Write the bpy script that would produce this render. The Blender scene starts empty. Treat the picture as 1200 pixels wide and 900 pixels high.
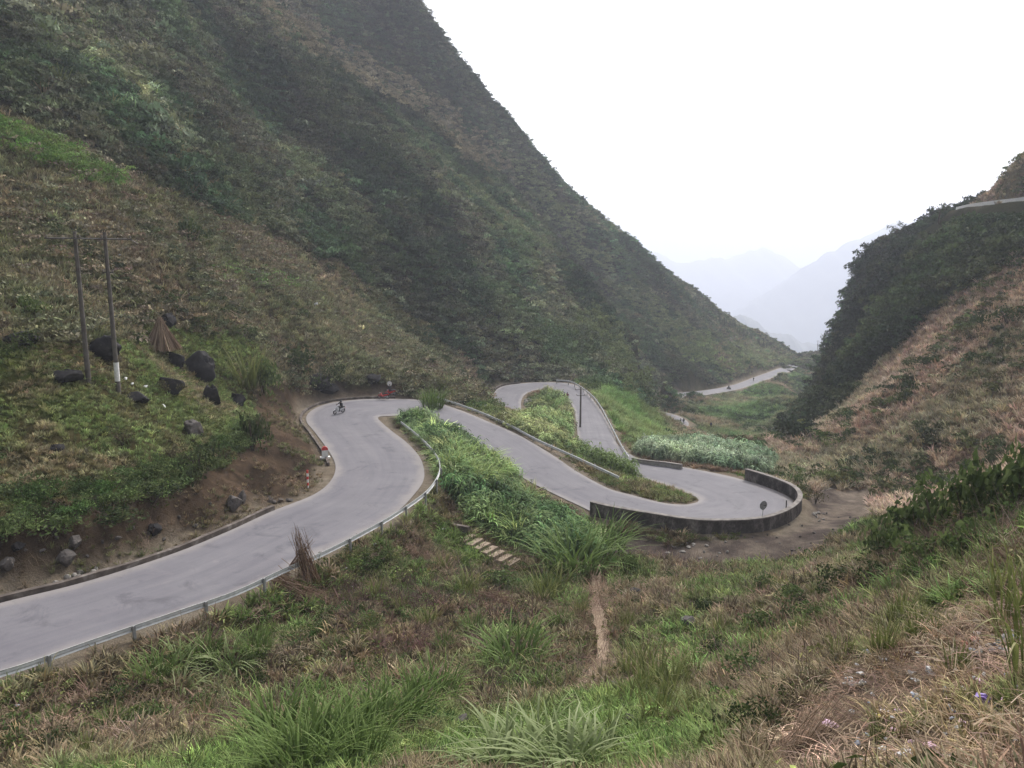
import bpy, bmesh, math, random
import numpy as np
from mathutils import Vector, Matrix, Euler

S = bpy.context.scene
COL = S.collection
R = math.radians
# ------------------------------------------------------------------ camera
CZ = 70.0                      # eye level; the road runs about 20 m below it
FPX, PITCH = 900.0, R(9.8)
cam_d = bpy.data.cameras.new('camera'); cam = bpy.data.objects.new('camera', cam_d); COL.objects.link(cam)
cam.location = (0, 0, CZ); cam.rotation_euler = (R(90) - PITCH, 0, 0)
cam_d.sensor_fit = 'HORIZONTAL'; cam_d.angle = 2 * math.atan(600 / FPX)
cam_d.clip_start = 0.2; cam_d.clip_end = 60000
S.camera = cam
# ------------------------------------------------------------------ sky and sun (thin bright overcast)
SUN_EL, SUN_AZ = R(46), R(28)          # azimuth clockwise from the view direction
W = bpy.data.worlds.new('World'); S.world = W; W.use_nodes = True
nt = W.node_tree; nt.nodes.clear()
sky = nt.nodes.new('ShaderNodeTexSky'); sky.sky_type = 'NISHITA'; sky.sun_disc = False
sky.sun_elevation = SUN_EL; sky.sun_rotation = SUN_AZ
sky.air_density = 1.0; sky.dust_density = 4.0; sky.ozone_density = 1.0; sky.altitude = 600
hs = nt.nodes.new('ShaderNodeHueSaturation'); hs.inputs['Saturation'].default_value = 0.22; hs.inputs['Value'].default_value = 1.0
bg = nt.nodes.new('ShaderNodeBackground'); bg.inputs['Strength'].default_value = 0.14
out = nt.nodes.new('ShaderNodeOutputWorld')
nt.links.new(sky.outputs[0], hs.inputs['Color']); nt.links.new(hs.outputs[0], bg.inputs['Color']); nt.links.new(bg.outputs[0], out.inputs['Surface'])
sun_d = bpy.data.lights.new('sun', 'SUN'); sun_d.energy = 1.5; sun_d.angle = R(10); sun_d.color = (1.0, 0.95, 0.88)
sun = bpy.data.objects.new('sun', sun_d); COL.objects.link(sun)
sdir = Vector((math.sin(SUN_AZ) * math.cos(SUN_EL), math.cos(SUN_AZ) * math.cos(SUN_EL), math.sin(SUN_EL)))
sun.rotation_euler = sdir.to_track_quat('Z', 'Y').to_euler(); sun.location = (60, 60, 200)
S.view_settings.view_transform = 'Standard'; S.view_settings.look = 'None'; S.view_settings.exposure = 1.2; S.view_settings.gamma = 1
S.render.engine = 'CYCLES'
S.cycles.use_denoising = True; S.cycles.max_bounces = 5; S.cycles.diffuse_bounces = 2; S.cycles.glossy_bounces = 2
S.cycles.transmission_bounces = 2; S.cycles.transparent_max_bounces = 4; S.cycles.volume_bounces = 1
S.cycles.caustics_reflective = False; S.cycles.caustics_refractive = False

# ------------------------------------------------------------------ photo pixel <-> place
cp, sp = math.cos(PITCH), math.sin(PITCH)
def ray(u, v):
    a, b = (u - 600) / FPX, (450 - v) / FPX
    return np.array([a, cp + b * sp, -sp + b * cp])
def at_z(u, v, z):            # where the ray meets height z (relative to the eye)
    d = ray(u, v); t = z / d[2]; p = d * t
    return np.array([p[0], p[1], CZ + z])
def at_d(u, v, D):            # where the ray reaches forward distance D
    d = ray(u, v); t = D / d[1]; p = d * t
    return np.array([p[0], p[1], CZ + p[2]])
def pix(P):
    P = np.asarray(P, float); x, y, z = P[..., 0], P[..., 1], P[..., 2] - CZ
    dep = y * cp - z * sp; dep = np.where(dep < 0.05, 0.05, dep)
    return 600 + FPX * x / dep, 450 - FPX * (y * sp + z * cp) / dep, dep

# ------------------------------------------------------------------ noise
def _hash(ix, iy, seed):
    h = (ix.astype(np.int64) * 374761393 + iy.astype(np.int64) * 668265263 + seed * 974711) & 0x7fffffff
    h = ((h ^ (h >> 13)) * 1274126177) & 0x7fffffff
    return ((h ^ (h >> 16)) & 0xffff) / 65535.0
def vnoise(x, y, seed=0):
    ix, iy = np.floor(x), np.floor(y); fx, fy = x - ix, y - iy
    fx = fx * fx * (3 - 2 * fx); fy = fy * fy * (3 - 2 * fy)
    a, b = _hash(ix, iy, seed), _hash(ix + 1, iy, seed); c, d = _hash(ix, iy + 1, seed), _hash(ix + 1, iy + 1, seed)
    return (a + (b - a) * fx) * (1 - fy) + (c + (d - c) * fx) * fy
def fbm(x, y, octv=4, seed=0):
    s, a, t = 0.0, 0.5, 0.0
    for o in range(octv):
        s = s + a * vnoise(x * 2 ** o + 17.3 * o, y * 2 ** o - 9.1 * o, seed + o); t += a; a *= 0.5
    return s / t
def sstep(a, b, x):
    t = np.clip((x - a) / (b - a), 0, 1); return t * t * (3 - 2 * t)
def inpoly(u, v, poly):
    r = np.zeros(np.shape(u), bool); n = len(poly)
    for i in range(n):
        x1, y1 = poly[i]; x2, y2 = poly[(i + 1) % n]
        if y1 == y2: continue
        c = ((y1 > v) != (y2 > v)) & (u < (x2 - x1) * (v - y1) / (y2 - y1) + x1); r ^= c
    return r
def catmull(P, per):
    P = np.asarray(P, float); Q = np.vstack([2 * P[0] - P[1], P, 2 * P[-1] - P[-2]]); o = []
    for i in range(1, len(Q) - 2):
        for t in np.arange(per) / per:
            a, b, c, d = Q[i - 1], Q[i], Q[i + 1], Q[i + 2]
            o.append(0.5 * (2 * b + (c - a) * t + (2 * a - 5 * b + 4 * c - d) * t * t + (3 * b - a - 3 * c + d) * t ** 3))
    o.append(P[-1]); return np.array(o)
def resample(P, step):
    P = np.asarray(P, float); L = np.concatenate([[0], np.cumsum(np.linalg.norm(np.diff(P, axis=0), axis=1))])
    n = max(2, int(round(L[-1] / step)) + 1); t = np.linspace(0, L[-1], n)
    return np.stack([np.interp(t, L, P[:, k]) for k in range(P.shape[1])], 1)

# ------------------------------------------------------------------ roads: (left edge px, right edge px, height below the eye)
PAIRS_A = [(0,707,75,767,-19),(100,682,170,734,-19.4),(200,650,280,696,-19.8),(267,623,350,662,-20.1),
 (317,600,412,632,-20.35),(367,580,460,604,-20.6),(388,563,485,580,-20.75),(393,545,497,560,-20.9),(384,527,493,538,-21),
 (370,508,478,520,-21.1),(359,493,460,506,-21.2),(364,482,447,495,-21.3),(384,473,443,490,-21.35),(417,468.5,447,488,-21.4),
 (450,467.5,458,487.5,-21.45),(485,468,470,487,-21.6),(512,472,478,488,-21.75),(540,481,494,492,-21.9),(567,492,517,500,-22.1),(610,511,558,520,-22.6),
 (650,535,589,543,-23.1),(675,552,618,563,-23.4),(712,572,673,590,-23.8),(740,580,705,603,-24),(775,589,770,615,-24.2),
 (800,591.5,812,621,-24.4),(812,590,850,622,-24.5),(817,588.5,890,619,-24.6),(818.5,587,918,609,-24.7),(818.5,586,931,596,-24.8),
 (817,584,926,584,-24.85),(812,581,906,574,-24.9),(800,576,878,564.5,-25),(780,569,845,556,-25.2),(762,563,800,547.5,-25.4),
 (735,556,770,543,-25.75),(700,542,745,536,-26),(680,525,725,522,-26.4),(677,510,720,511,-26.8),(675,493,711,493,-27.4),(672,478,700,475,-28),
 (664,467,684,457,-28.7),(655,459,667,449.5,-29.2),(643,456,637,448,-29.6),(628,457,610,449.5,-29.9),(616,462,588,453,-30.2),
 (611,470,578,462,-30.5),(611,480,573,480,-30.8),(614,492,574,494,-31.1),(620,505,580,508,-31.4)]
PAIRS_B = [(985,419,985,422.5,-58.5),(962,422.5,960,426.5,-57.5),(936,424.5,938,429,-56.7),(921,429,926,435,-55.5),(887,441,893,447,-53.5),(858,451.5,866,456,-52),
 (825,457.5,827,463,-50),(790,461,791,467,-48),(770,465,775,470,-46.5),(758,470,768,474,-46),(755,480,770,480,-45.3),
 (763,488,780,483.5,-44.6),(775,494,797,488.5,-44),(783,500,807,496,-43.6),(776,508,803,506,-43)]
PAIRS_C = [(1290,222,1290,227,1),(1200,231,1200,235,1),(1160,235.5,1160,239.5,1),(1130,240,1130,244,1),(1112,243,1112,246.5,1)]
def pairs_to_world(pr):
    L = np.array([at_z(a, b, z) for a, b, c, d, z in pr]); Rr = np.array([at_z(c, d, z) for a, b, c, d, z in pr]); return L, Rr
def make_edges(pr, per=6, ext=None):
    L, Rr = pairs_to_world(pr)
    if ext:
        d = ((L[0] + Rr[0]) - (L[1] + Rr[1])) / 2; d /= np.linalg.norm(d)
        es = np.arange(ext, 1, -9.0)[:, None]; L = np.vstack([L[0] + d * es, L]); Rr = np.vstack([Rr[0] + d * es, Rr])
    return catmull(L, per), catmull(Rr, per)
EA = make_edges(PAIRS_A, 8, 45.0); EB = make_edges(PAIRS_B, 8)
# the road cut into the right-hand hill, seen edge on
_o = np.array([at_d(u, v, d) for u, v, d in [(1300,224,132),(1200,235.5,150),(1165,239,160),(1135,243.5,172),(1120,246,184)]]); _o[:, 2] = CZ + 9.4
EC = (_o + np.array([4.2, -.8, 0]), _o)
EC = (catmull(EC[0], 10), catmull(EC[1], 10))
ROADS = [EA, EB, EC]
RS = []                                  # samples across every road, for flattening the ground
for L, Rr in ROADS:
    for t in np.linspace(0, 1, 7): RS.append(resample(L * (1 - t) + Rr * t, 1.0))
RS = np.vstack(RS)

# ------------------------------------------------------------------ terrain control points: (px, py, forward distance)
CPZ = [  # px, py, height relative to the eye
 # foreground slope
 (600,900,-15),(450,900,-16.3),(300,900,-16.8),(200,900,-17.6),(60,900,-18.6),(0,880,-19.2),(700,850,-17),(800,900,-13.3),(800,800,-17.3),(900,800,-15),
 (1000,800,-12.4),(1000,700,-16.3),(1100,700,-12.3),(1190,700,-9),(1190,800,-7.6),(1100,800,-10.2),(1000,880,-10.8),(1100,880,-8.8),(1190,890,-7),(900,880,-12.3),
 (950,665,-22.6),(1050,645,-18.6),(1120,610,-15.2),(1190,566,-10.6),(850,700,-21.7),(800,700,-22.8),(700,665,-25),(705,770,-21.7),(600,800,-20),(450,800,-20.2),(300,850,-19.6),
 (100,850,-20),(180,800,-20.4),(300,750,-21.3),(400,700,-22),(500,650,-23),(570,650,-24.5),(600,700,-23.6),(500,740,-21.7),(550,610,-23.8),(620,600,-24.3),
 (640,625,-25),(690,615,-25.2),(560,560,-22.6),(500,510,-21.6),(540,530,-22.2),
 # yard around the wall
 (720,620,-25.6),(780,633,-25.9),(850,636,-26.2),(900,631,-26.4),(945,612,-26.5),(955,590,-26.5),(1000,595,-26.3),(1020,575,-26.6),(960,570,-26.8),(900,655,-24.6),(800,655,-25.2),(740,650,-25),
 (1040,605,-23.5),
 # left bank, above the cut
 (0,640,-16.2),(100,600,-16.2),(200,575,-17.1),(280,530,-18.2),(330,490,-19.2),(300,460,-16.8),(345,535,-20.4),(0,560,-14.2),(100,520,-13.6),(200,500,-14.6),(250,470,-14.8),
 (104,448,-10.2),(200,430,-11.8),(0,430,-8.2),(0,480,-11),(300,420,-13.2),(400,455,-19.8),(430,440,-18.6),(350,440,-17.2),(370,462,-20),(480,450,-19.8),(520,440,-19),
]
CPD = [
 (100,370,68),(0,370,62),(200,370,78),(300,370,95),(400,400,122),(450,420,132),(500,420,141),(540,445,150),(560,460,146),(0,300,73),(100,300,80),(200,300,96),(300,300,124),(400,340,146),(480,390,158),
 (0,200,87),(100,200,95),(200,230,114),(300,250,142),(400,300,160),(0,100,103),(100,100,115),(200,130,140),(300,150,185),(400,200,190),(0,0,124),(100,0,141),(200,0,178),(300,0,232),(420,0,330),
 (500,300,185),(500,200,220),(560,400,178),(560,300,205),(600,440,181),(640,440,180),(600,400,186),(600,300,217),(560,215,252),(680,430,187),(700,400,205),(650,350,215),
 (700,350,238),(750,400,232),(770,420,228),(800,430,272),(800,380,325),(850,430,312),(850,400,368),(890,425,352),(900,415,398),(930,418,416),(800,452,258),(850,447,300),
 # spur right of the third bend
 (730,500,135),(740,470,165),(745,520,124),(760,470,182),(764,455,193),(768,478,187),(759,495,160),(720,450,180),(740,440,205),
 # cane terrace and valley beyond
 (770,535,108),(820,535,110),(870,540,106),(860,520,120),(800,515,130),(760,525,118),(890,545,103),(905,535,110),
 (850,490,213),(880,500,205),(830,480,226),(900,470,262),(860,470,262),(930,460,290),(945,445,325),(910,450,305),(930,500,192),(915,515,180),(940,475,235),(900,530,150),
 # right-hand hill
 (920,545,104),(960,545,100),(1000,540,94),(1100,570,77),(1200,545,67),(1100,500,88),(1200,450,88),(1000,480,124),(950,500,140),(1200,400,99),(1100,400,118),(1050,450,110),(1000,430,155),(1200,300,124),
 (1100,320,150),(1050,360,155),(1000,380,185),(1200,245,141),(1150,252,150),(1130,255,160),(1180,200,166),(1200,178,172),(1150,225,170),(1085,275,182),(1050,300,190),(978,470,182),(950,498,170),(992,402,200),
]
SHOULDER = [(300,5,236),(330,28,246),(380,62,252),(430,98,258),(480,130,264),(530,165,272),(575,205,282),(620,255,286),(655,300,280),(685,345,262),(715,390,240),(742,428,214)]
RIDGE = [(465,0,330),(520,60,335),(560,100,340),(600,150,345),(640,195,352),(690,240,364),(730,275,380),(770,312,396),(800,338,410),(850,374,432),(900,399,446),(960,416,440),(1000,420,440)]
RIDGE_R = [(1198,172,176),(1165,200,182),(1137,227,190),(1122,243,196),(1090,252,206),(1060,266,214),(1030,295,220),(1003,325,224),(985,345,226),(975,372,222),(966,392,219),(961,425,212),(950,455,203),(932,485,190)]
C = [at_z(u, v, z) for u, v, z in CPZ] + [at_d(u, v, d) for u, v, d in CPD]
for u, v, d in SHOULDER:
    C.append(at_d(u, v, d)); q = at_d(u + 14, v - 6, d + 22); q[2] -= 9; C.append(q)
for u, v, d in [(345,8,292),(400,45,297),(455,82,302),(505,116,308),(560,160,318),(605,205,322),(650,250,328),(690,300,325),(725,345,318),(755,390,290)]: C.append(at_d(u, v, d))
for u, v, d in RIDGE:
    p = at_d(u, v, d); C.append(p)
    q = at_d(u, v, d + 45) ; q[2] -= 32; q[0] += 12; C.append(q)
    q = at_d(u, v, d + 160); q[2] = min(q[2] - 75, CZ - 60); q[0] += 40; C.append(q)
for u, v, d in RIDGE_R:
    u += 13; v += 6; p = at_d(u, v, d); C.append(p)
    q = at_d(u, v, d + 25); q[2] -= 17; q[0] += 6; C.append(q)
    q = at_d(u, v, d + 80); q[2] = max(q[2] - 60, CZ - 75); q[0] += 16; C.append(q)
# out of frame: the mountain goes on up, the hill goes on, the slope under the eye, the valley mouth
for x, y, z in [(0,0,-1.9),(0,2,-2.3),(0,4.5,-4.2),(0,9,-7.9),(0,14,-11.6),(-6,8,-8.2),(6,8,-6.4),(10,6,-3),(-10,5,-6.5),(-20,15,-16.2),(-28,24,-19),(14,14,-7),(22,20,-6.5),(30,30,-7.5),(40,30,-3),(60,40,2),(0,-15,-1.5),(-20,-10,-9),(20,-15,1),(0,-60,12),(-70,-40,-5),(70,-30,20),
                (-60,30,-14),(-75,55,-3),(-100,60,14),(-120,100,45),(-160,160,95),(-180,240,140),(-120,300,150),(-60,360,150),(-20,420,60),(-250,100,120),(-250,400,190),(-120,520,130),(0,620,40),
                (95,60,10),(110,85,16),(140,110,30),(170,160,52),(220,120,60),(250,220,85),(180,260,20),(300,60,80),(140,330,-70),(220,430,-90),(330,520,-110),(420,420,-60),(120,560,-120),(260,640,-190),(0,800,-120),(-300,800,60),(400,800,-260)]:
    C.append(np.array([x, y, CZ + z]))
C = np.array(C)
rs = np.vstack([np.vstack([L[::9], Rr[4::9]]) for L, Rr in (EA, EB)] + [np.vstack([EC[0][::8], EC[1][::8]])])
C = np.vstack([C, rs])
keep = [0]                                # drop control points that sit on top of each other
for i in range(1, len(C)):
    if np.min(np.hypot(*(C[keep, :2] - C[i, :2]).T)) > 1.6: keep.append(i)
C = C[keep]
def kern(dx, dy, c=4.0): return np.sqrt(dx * dx + dy * dy + c * c)
def rbf_fit(P):
    n = len(P); A = np.zeros((n + 3, n + 3)); dx = P[:, 0][:, None] - P[:, 0]; dy = P[:, 1][:, None] - P[:, 1]
    A[:n, :n] = kern(dx, dy) - np.eye(n) * 0.6; A[:n, n] = 1; A[:n, n + 1:] = P[:, :2]; A[n, :n] = 1; A[n + 1:, :n] = P[:, :2].T
    b = np.zeros(n + 3); b[:n] = P[:, 2]; return np.linalg.solve(A, b)
WR = rbf_fit(C)
def base_h(x, y):
    o = np.full(x.shape, WR[-3]) + WR[-2] * x + WR[-1] * y
    for i in range(len(C)): o += WR[i] * kern(x - C[i, 0], y - C[i, 1])
    return o
def road_near(x, y):                      # distance to, and height of, the nearest road sample
    bd = np.full(x.shape, 1e9); bz = np.zeros(x.shape)
    for p in RS:
        d = (x - p[0]) ** 2 + (y - p[1]) ** 2; m = d < bd; bd[m] = d[m]; bz[m] = p[2]
    return np.sqrt(bd), bz
# fan of columns and rings round the eye; fine where the photograph looks, coarse behind
NF = 620
ang = np.concatenate([np.linspace(-40, 40, NF), np.linspace(40, 320, 71)[1:-1]]) * math.pi / 180
rad = np.concatenate([[1.2], np.geomspace(2.0, 520, 560), np.geomspace(540, 9000, 36)])
AA, RR = np.meshgrid(ang, rad); GX, GY = np.sin(AA) * RR, np.cos(AA) * RR
far = sstep(560, 1500, RR)
GZ = base_h(np.where(RR > 900, GX * 900 / RR, GX), np.where(RR > 900, GY * 900 / RR, GY))
GZ = GZ * (1 - far) + (CZ - 700) * far
RD = np.full(GX.shape, 99.0); RZ = np.zeros(GX.shape)
sel = (RR < 480) & (np.abs(GX) < 130); RD[sel], RZ[sel] = road_near(GX[sel], GY[sel])
wob = fbm(GX / 3.0, GY / 3.0, 3, 5)
away = sstep(2, 14, RD) * np.where(RR > 190, sstep(5, 34, RD), 1.0)
mt = sstep(130, 230, RR) * (1 - far)
gul = fbm(GX / 46 + 0.35 * fbm(GX / 20, GY / 20, 2, 3), GY / 30, 4, 11)
GZ += away * mt * ((np.abs(gul - 0.5) * -26 + 3.5) * 0.62 + (fbm(GX / 14, GY / 14, 3, 21) - 0.5) * 5.5)
GZ += sstep(1.0, 5, RD) * (1 - mt) * ((fbm(GX / 9, GY / 9, 4, 31) - 0.5) * 1.3 + (fbm(GX / 1.7, GY / 1.7, 3, 41) - 0.5) * 0.4)
cutz = sstep(.8, 2.5, RD) * (1 - sstep(9, 15, RD)) * ((GX < -8) & (GX < -.72 * GY + 47)) * sstep(20, 30, RR)
GZ += cutz * ((fbm(GX / 2.3, GY / 2.3, 4, 71) - .5) * 1.7 + (np.abs(fbm(GX / 1.1, GY / 1.1, 3, 72) - .5)) * -.9 + .2)
GU, GV, GD = pix(np.stack([GX, GY, GZ], -1))
bl = sstep(0.55, 3.2, RD + (wob - 0.5) * 1.6)
GZ = (RZ - 0.05) * (1 - bl) + GZ * bl
RIN = np.stack([GX, GY, GZ], -1)
def ground(x, y):
    x = np.asarray(x, float); y = np.asarray(y, float)
    a = np.arctan2(x, y); a = np.where(a < ang[0], a + 2 * math.pi, a); r = np.clip(np.hypot(x, y), rad[0], rad[-1] * .99)
    ci = np.interp(a, ang, np.arange(len(ang))); ri = np.interp(r, rad, np.arange(len(rad)))
    c0 = np.minimum(ci.astype(int), len(ang) - 2); r0 = np.minimum(ri.astype(int), len(rad) - 2); fc, fr = ci - c0, ri - r0
    return (GZ[r0, c0] * (1 - fc) + GZ[r0, c0 + 1] * fc) * (1 - fr) + (GZ[r0 + 1, c0] * (1 - fc) + GZ[r0 + 1, c0 + 1] * fc) * fr
def field(F, x, y):
    a = np.arctan2(x, y); r = np.hypot(x, y)
    c0 = np.clip(np.rint(np.interp(a, ang, np.arange(len(ang)))).astype(int), 0, len(ang) - 1)
    r0 = np.clip(np.rint(np.interp(r, rad, np.arange(len(rad)))).astype(int), 0, len(rad) - 1); return F[r0, c0]
def hit(u, v, dmin=3.0):                  # first ground point seen through a photo pixel
    d = ray(u, v); t = np.geomspace(dmin, 900, 6000); x, y, z = d[0] * t, d[1] * t, CZ + d[2] * t
    g = ground(x, y); k = np.argmax(z < g); k = k if z[k] < g[k] else len(t) - 1
    return np.array([x[k], y[k], g[k]])
# ------------------------------------------------------------------ helpers for objects
def tag(o, label=None, cat=None, group=None, kind=None):
    for k, v in (('label', label), ('category', cat), ('group', group), ('kind', kind)):
        if v: o[k] = v
    return o
def link(o, parent=None):
    COL.objects.link(o)
    if parent is not None: o.parent = parent
    return o
def empty(name, loc=(0, 0, 0), rz=0):
    o = bpy.data.objects.new(name, None); o.location = loc; o.rotation_euler = (0, 0, rz); o.empty_display_size = 0.3; return link(o)
def mesh_np(name, V, F, mats=(), smooth=False, uv=None):
    me = bpy.data.meshes.new(name); V = np.asarray(V, np.float32)
    F = np.asarray(F, np.int32); n, k = F.shape
    me.vertices.add(len(V)); me.vertices.foreach_set('co', V.ravel())
    me.loops.add(n * k); me.loops.foreach_set('vertex_index', F.ravel())
    me.polygons.add(n); me.polygons.foreach_set('loop_start', np.arange(n, dtype=np.int32) * k)
    me.polygons.foreach_set('use_smooth', np.full(n, smooth))
    for m in mats: me.materials.append(m)
    me.update(calc_edges=True); me.validate(); return me
class MB:                                  # collects shapes for ONE mesh
    def __init__(s): s.v, s.f, s.m = [], [], []
    def add(s, V, F, mi=0):
        b = len(s.v); s.v += [tuple(map(float, p)) for p in V]; s.f += [tuple(i + b for i in f) for f in F]; s.m += [mi] * len(F); return s
    def box(s, c, size, rot=None, mi=0, taper=1.0):
        hx, hy, hz = size[0] / 2, size[1] / 2, size[2] / 2
        V = [Vector((x * (taper if z > 0 else 1), y * (taper if z > 0 else 1), z)) for z in (-hz, hz) for x, y in ((-hx, -hy), (hx, -hy), (hx, hy), (-hx, hy))]
        if rot is not None: M = Euler(rot).to_matrix(); V = [M @ p for p in V]
        c = Vector(c); return s.add([p + c for p in V], [(3, 2, 1, 0), (4, 5, 6, 7), (0, 1, 5, 4), (1, 2, 6, 5), (2, 3, 7, 6), (3, 0, 4, 7)], mi)
    def tube(s, pts, rad, n=8, mi=0, cap=True):
        pts = [Vector(p) for p in pts]; rad = [rad] * len(pts) if not hasattr(rad, '__len__') else rad; V, F = [], []
        up = Vector((0, 0, 1))
        for i, p in enumerate(pts):
            d = (pts[min(i + 1, len(pts) - 1)] - pts[max(i - 1, 0)]).normalized()
            a = d.cross(up) if abs(d.z) < 0.95 else d.cross(Vector((0, 1, 0))); a.normalize(); b = d.cross(a)
            V += [p + (a * math.cos(2 * math.pi * k / n) + b * math.sin(2 * math.pi * k / n)) * rad[i] for k in range(n)]
        for i in range(len(pts) - 1):
            for k in range(n): F.append((i * n + k, i * n + (k + 1) % n, (i + 1) * n + (k + 1) % n, (i + 1) * n + k))
        if cap: F.append(tuple(range(n))[::-1]); F.append(tuple((len(pts) - 1) * n + k for k in range(n)))
        return s.add(V, F, mi)
    def ring(s, c, axis, r, t, n=20, m=6, mi=0):
        q = Vector(axis).to_track_quat('Z', 'Y'); V, F = [], []
        for i in range(n):
            a = 2 * math.pi * i / n
            for k in range(m):
                b = 2 * math.pi * k / m; rr = r + t * math.cos(b); V.append(Vector(c) + q @ Vector((rr * math.cos(a), rr * math.sin(a), t * math.sin(b))))
        for i in range(n):
            for k in range(m): F.append((i * m + k, ((i + 1) % n) * m + k, ((i + 1) % n) * m + (k + 1) % m, i * m + (k + 1) % m))
        return s.add(V, F, mi)
    def disc(s, c, axis, r, h, n=20, mi=0): 
        d = Vector(axis).normalized() * h / 2; c = Vector(c); return s.tube([c - d, c + d], r, n, mi)
    def mesh(s, name, mats, smooth=False):
        me = bpy.data.meshes.new(name); me.from_pydata(s.v, [], s.f)
        for m in (mats if isinstance(mats, (list, tuple)) else [mats]): me.materials.append(m)
        if smooth is not False: me.polygons.foreach_set('use_smooth', [True] * len(me.polygons))
        me.polygons.foreach_set('material_index', s.m); me.update()
        if smooth not in (False, True): me.set_sharp_from_angle(angle=R(smooth))
        return me
    def build(s, name, mats, parent=None, smooth=False):
        return link(bpy.data.objects.new(name, s.mesh(name, mats, smooth)), parent)

# ------------------------------------------------------------------ materials
MATS = {}
def nodes(name, rough=0.85, spec=0.25):
    m = bpy.data.materials.new(name); m.use_nodes = True; t = m.node_tree; b = t.nodes['Principled BSDF']
    b.inputs['Roughness'].default_value = rough; b.inputs['Specular IOR Level'].default_value = spec; MATS[name] = m; return m, t, b
def N(t, kind, **kw):
    n = t.nodes.new(kind)
    for k, v in kw.items():
        if k in n.inputs: n.inputs[k].default_value = v
        else: setattr(n, k, v)
    return n
def noise_col(t, cols, scale, detail=6, rough=0.6, coord=None, dist=0.0):
    if coord is None:
        tc = N(t, 'ShaderNodeTexCoord'); coord = tc.outputs['Object']
    n = N(t, 'ShaderNodeTexNoise', Scale=scale, Detail=detail, Roughness=rough, Distortion=dist); t.links.new(coord, n.inputs['Vector'])
    r = N(t, 'ShaderNodeValToRGB'); e = r.color_ramp.elements
    while len(e) < len(cols): e.new(0.5)
    for i, (p, c) in enumerate(cols): e[i].position = p; e[i].color = (*c, 1)
    t.links.new(n.outputs['Fac'], r.inputs['Fac']); return n, r
def mix(t, a, b, fac, mode='MIX'):
    m = N(t, 'ShaderNodeMix', data_type='RGBA', blend_type=mode)
    for s, x in ((0, fac), (6, a), (7, b)):
        if hasattr(x, 'links') or hasattr(x, 'is_linked'): t.links.new(x, m.inputs[s])
        else: m.inputs[s].default_value = x if s == 0 else (*x, 1)
    return m.outputs[2]
def bump(t, b, h, strength, dist):
    n = N(t, 'ShaderNodeBump', Strength=strength, Distance=dist); t.links.new(h, n.inputs['Height']); t.links.new(n.outputs[0], b.inputs['Normal'])
def simple(name, cols, scale, rough=0.85, spec=0.25, bmp=0.3, bd=0.02, detail=6):
    m, t, b = nodes(name, rough, spec); n, r = noise_col(t, cols, scale, detail); t.links.new(r.outputs[0], b.inputs['Base Color'])
    if bmp: bump(t, b, n.outputs['Fac'], bmp, bd)
    return m
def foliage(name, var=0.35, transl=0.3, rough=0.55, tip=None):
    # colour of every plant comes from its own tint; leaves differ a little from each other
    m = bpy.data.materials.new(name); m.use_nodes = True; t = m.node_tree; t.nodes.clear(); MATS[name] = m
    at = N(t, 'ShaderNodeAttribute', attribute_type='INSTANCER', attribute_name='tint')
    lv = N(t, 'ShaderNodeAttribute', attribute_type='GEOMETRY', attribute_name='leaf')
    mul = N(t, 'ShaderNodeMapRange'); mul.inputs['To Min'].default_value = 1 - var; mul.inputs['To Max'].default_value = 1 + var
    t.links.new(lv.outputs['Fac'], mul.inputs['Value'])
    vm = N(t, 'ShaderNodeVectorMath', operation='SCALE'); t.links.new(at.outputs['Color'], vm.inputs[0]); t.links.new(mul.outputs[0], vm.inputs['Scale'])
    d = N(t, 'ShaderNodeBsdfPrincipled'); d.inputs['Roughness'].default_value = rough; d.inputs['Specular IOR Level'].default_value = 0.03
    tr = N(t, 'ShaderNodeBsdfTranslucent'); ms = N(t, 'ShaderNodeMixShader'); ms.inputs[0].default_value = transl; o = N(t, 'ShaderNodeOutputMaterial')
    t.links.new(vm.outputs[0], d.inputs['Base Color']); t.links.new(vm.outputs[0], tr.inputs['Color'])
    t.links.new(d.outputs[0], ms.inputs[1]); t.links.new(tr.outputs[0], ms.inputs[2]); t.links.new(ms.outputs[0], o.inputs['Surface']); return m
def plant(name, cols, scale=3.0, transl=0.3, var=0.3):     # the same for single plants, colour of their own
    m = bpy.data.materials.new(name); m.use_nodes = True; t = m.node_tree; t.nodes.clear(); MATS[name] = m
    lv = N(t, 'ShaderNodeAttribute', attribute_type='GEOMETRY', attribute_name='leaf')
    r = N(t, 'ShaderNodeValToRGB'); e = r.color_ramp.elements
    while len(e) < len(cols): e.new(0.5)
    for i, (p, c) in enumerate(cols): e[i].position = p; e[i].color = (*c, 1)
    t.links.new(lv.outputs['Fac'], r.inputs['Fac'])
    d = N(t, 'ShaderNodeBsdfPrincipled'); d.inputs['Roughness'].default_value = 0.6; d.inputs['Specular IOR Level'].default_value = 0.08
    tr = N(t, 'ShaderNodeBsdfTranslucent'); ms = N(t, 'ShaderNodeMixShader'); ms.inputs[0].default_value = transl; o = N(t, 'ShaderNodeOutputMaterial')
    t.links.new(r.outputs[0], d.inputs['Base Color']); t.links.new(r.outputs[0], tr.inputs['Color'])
    t.links.new(d.outputs[0], ms.inputs[1]); t.links.new(tr.outputs[0], ms.inputs[2]); t.links.new(ms.outputs[0], o.inputs['Surface']); return m
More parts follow.
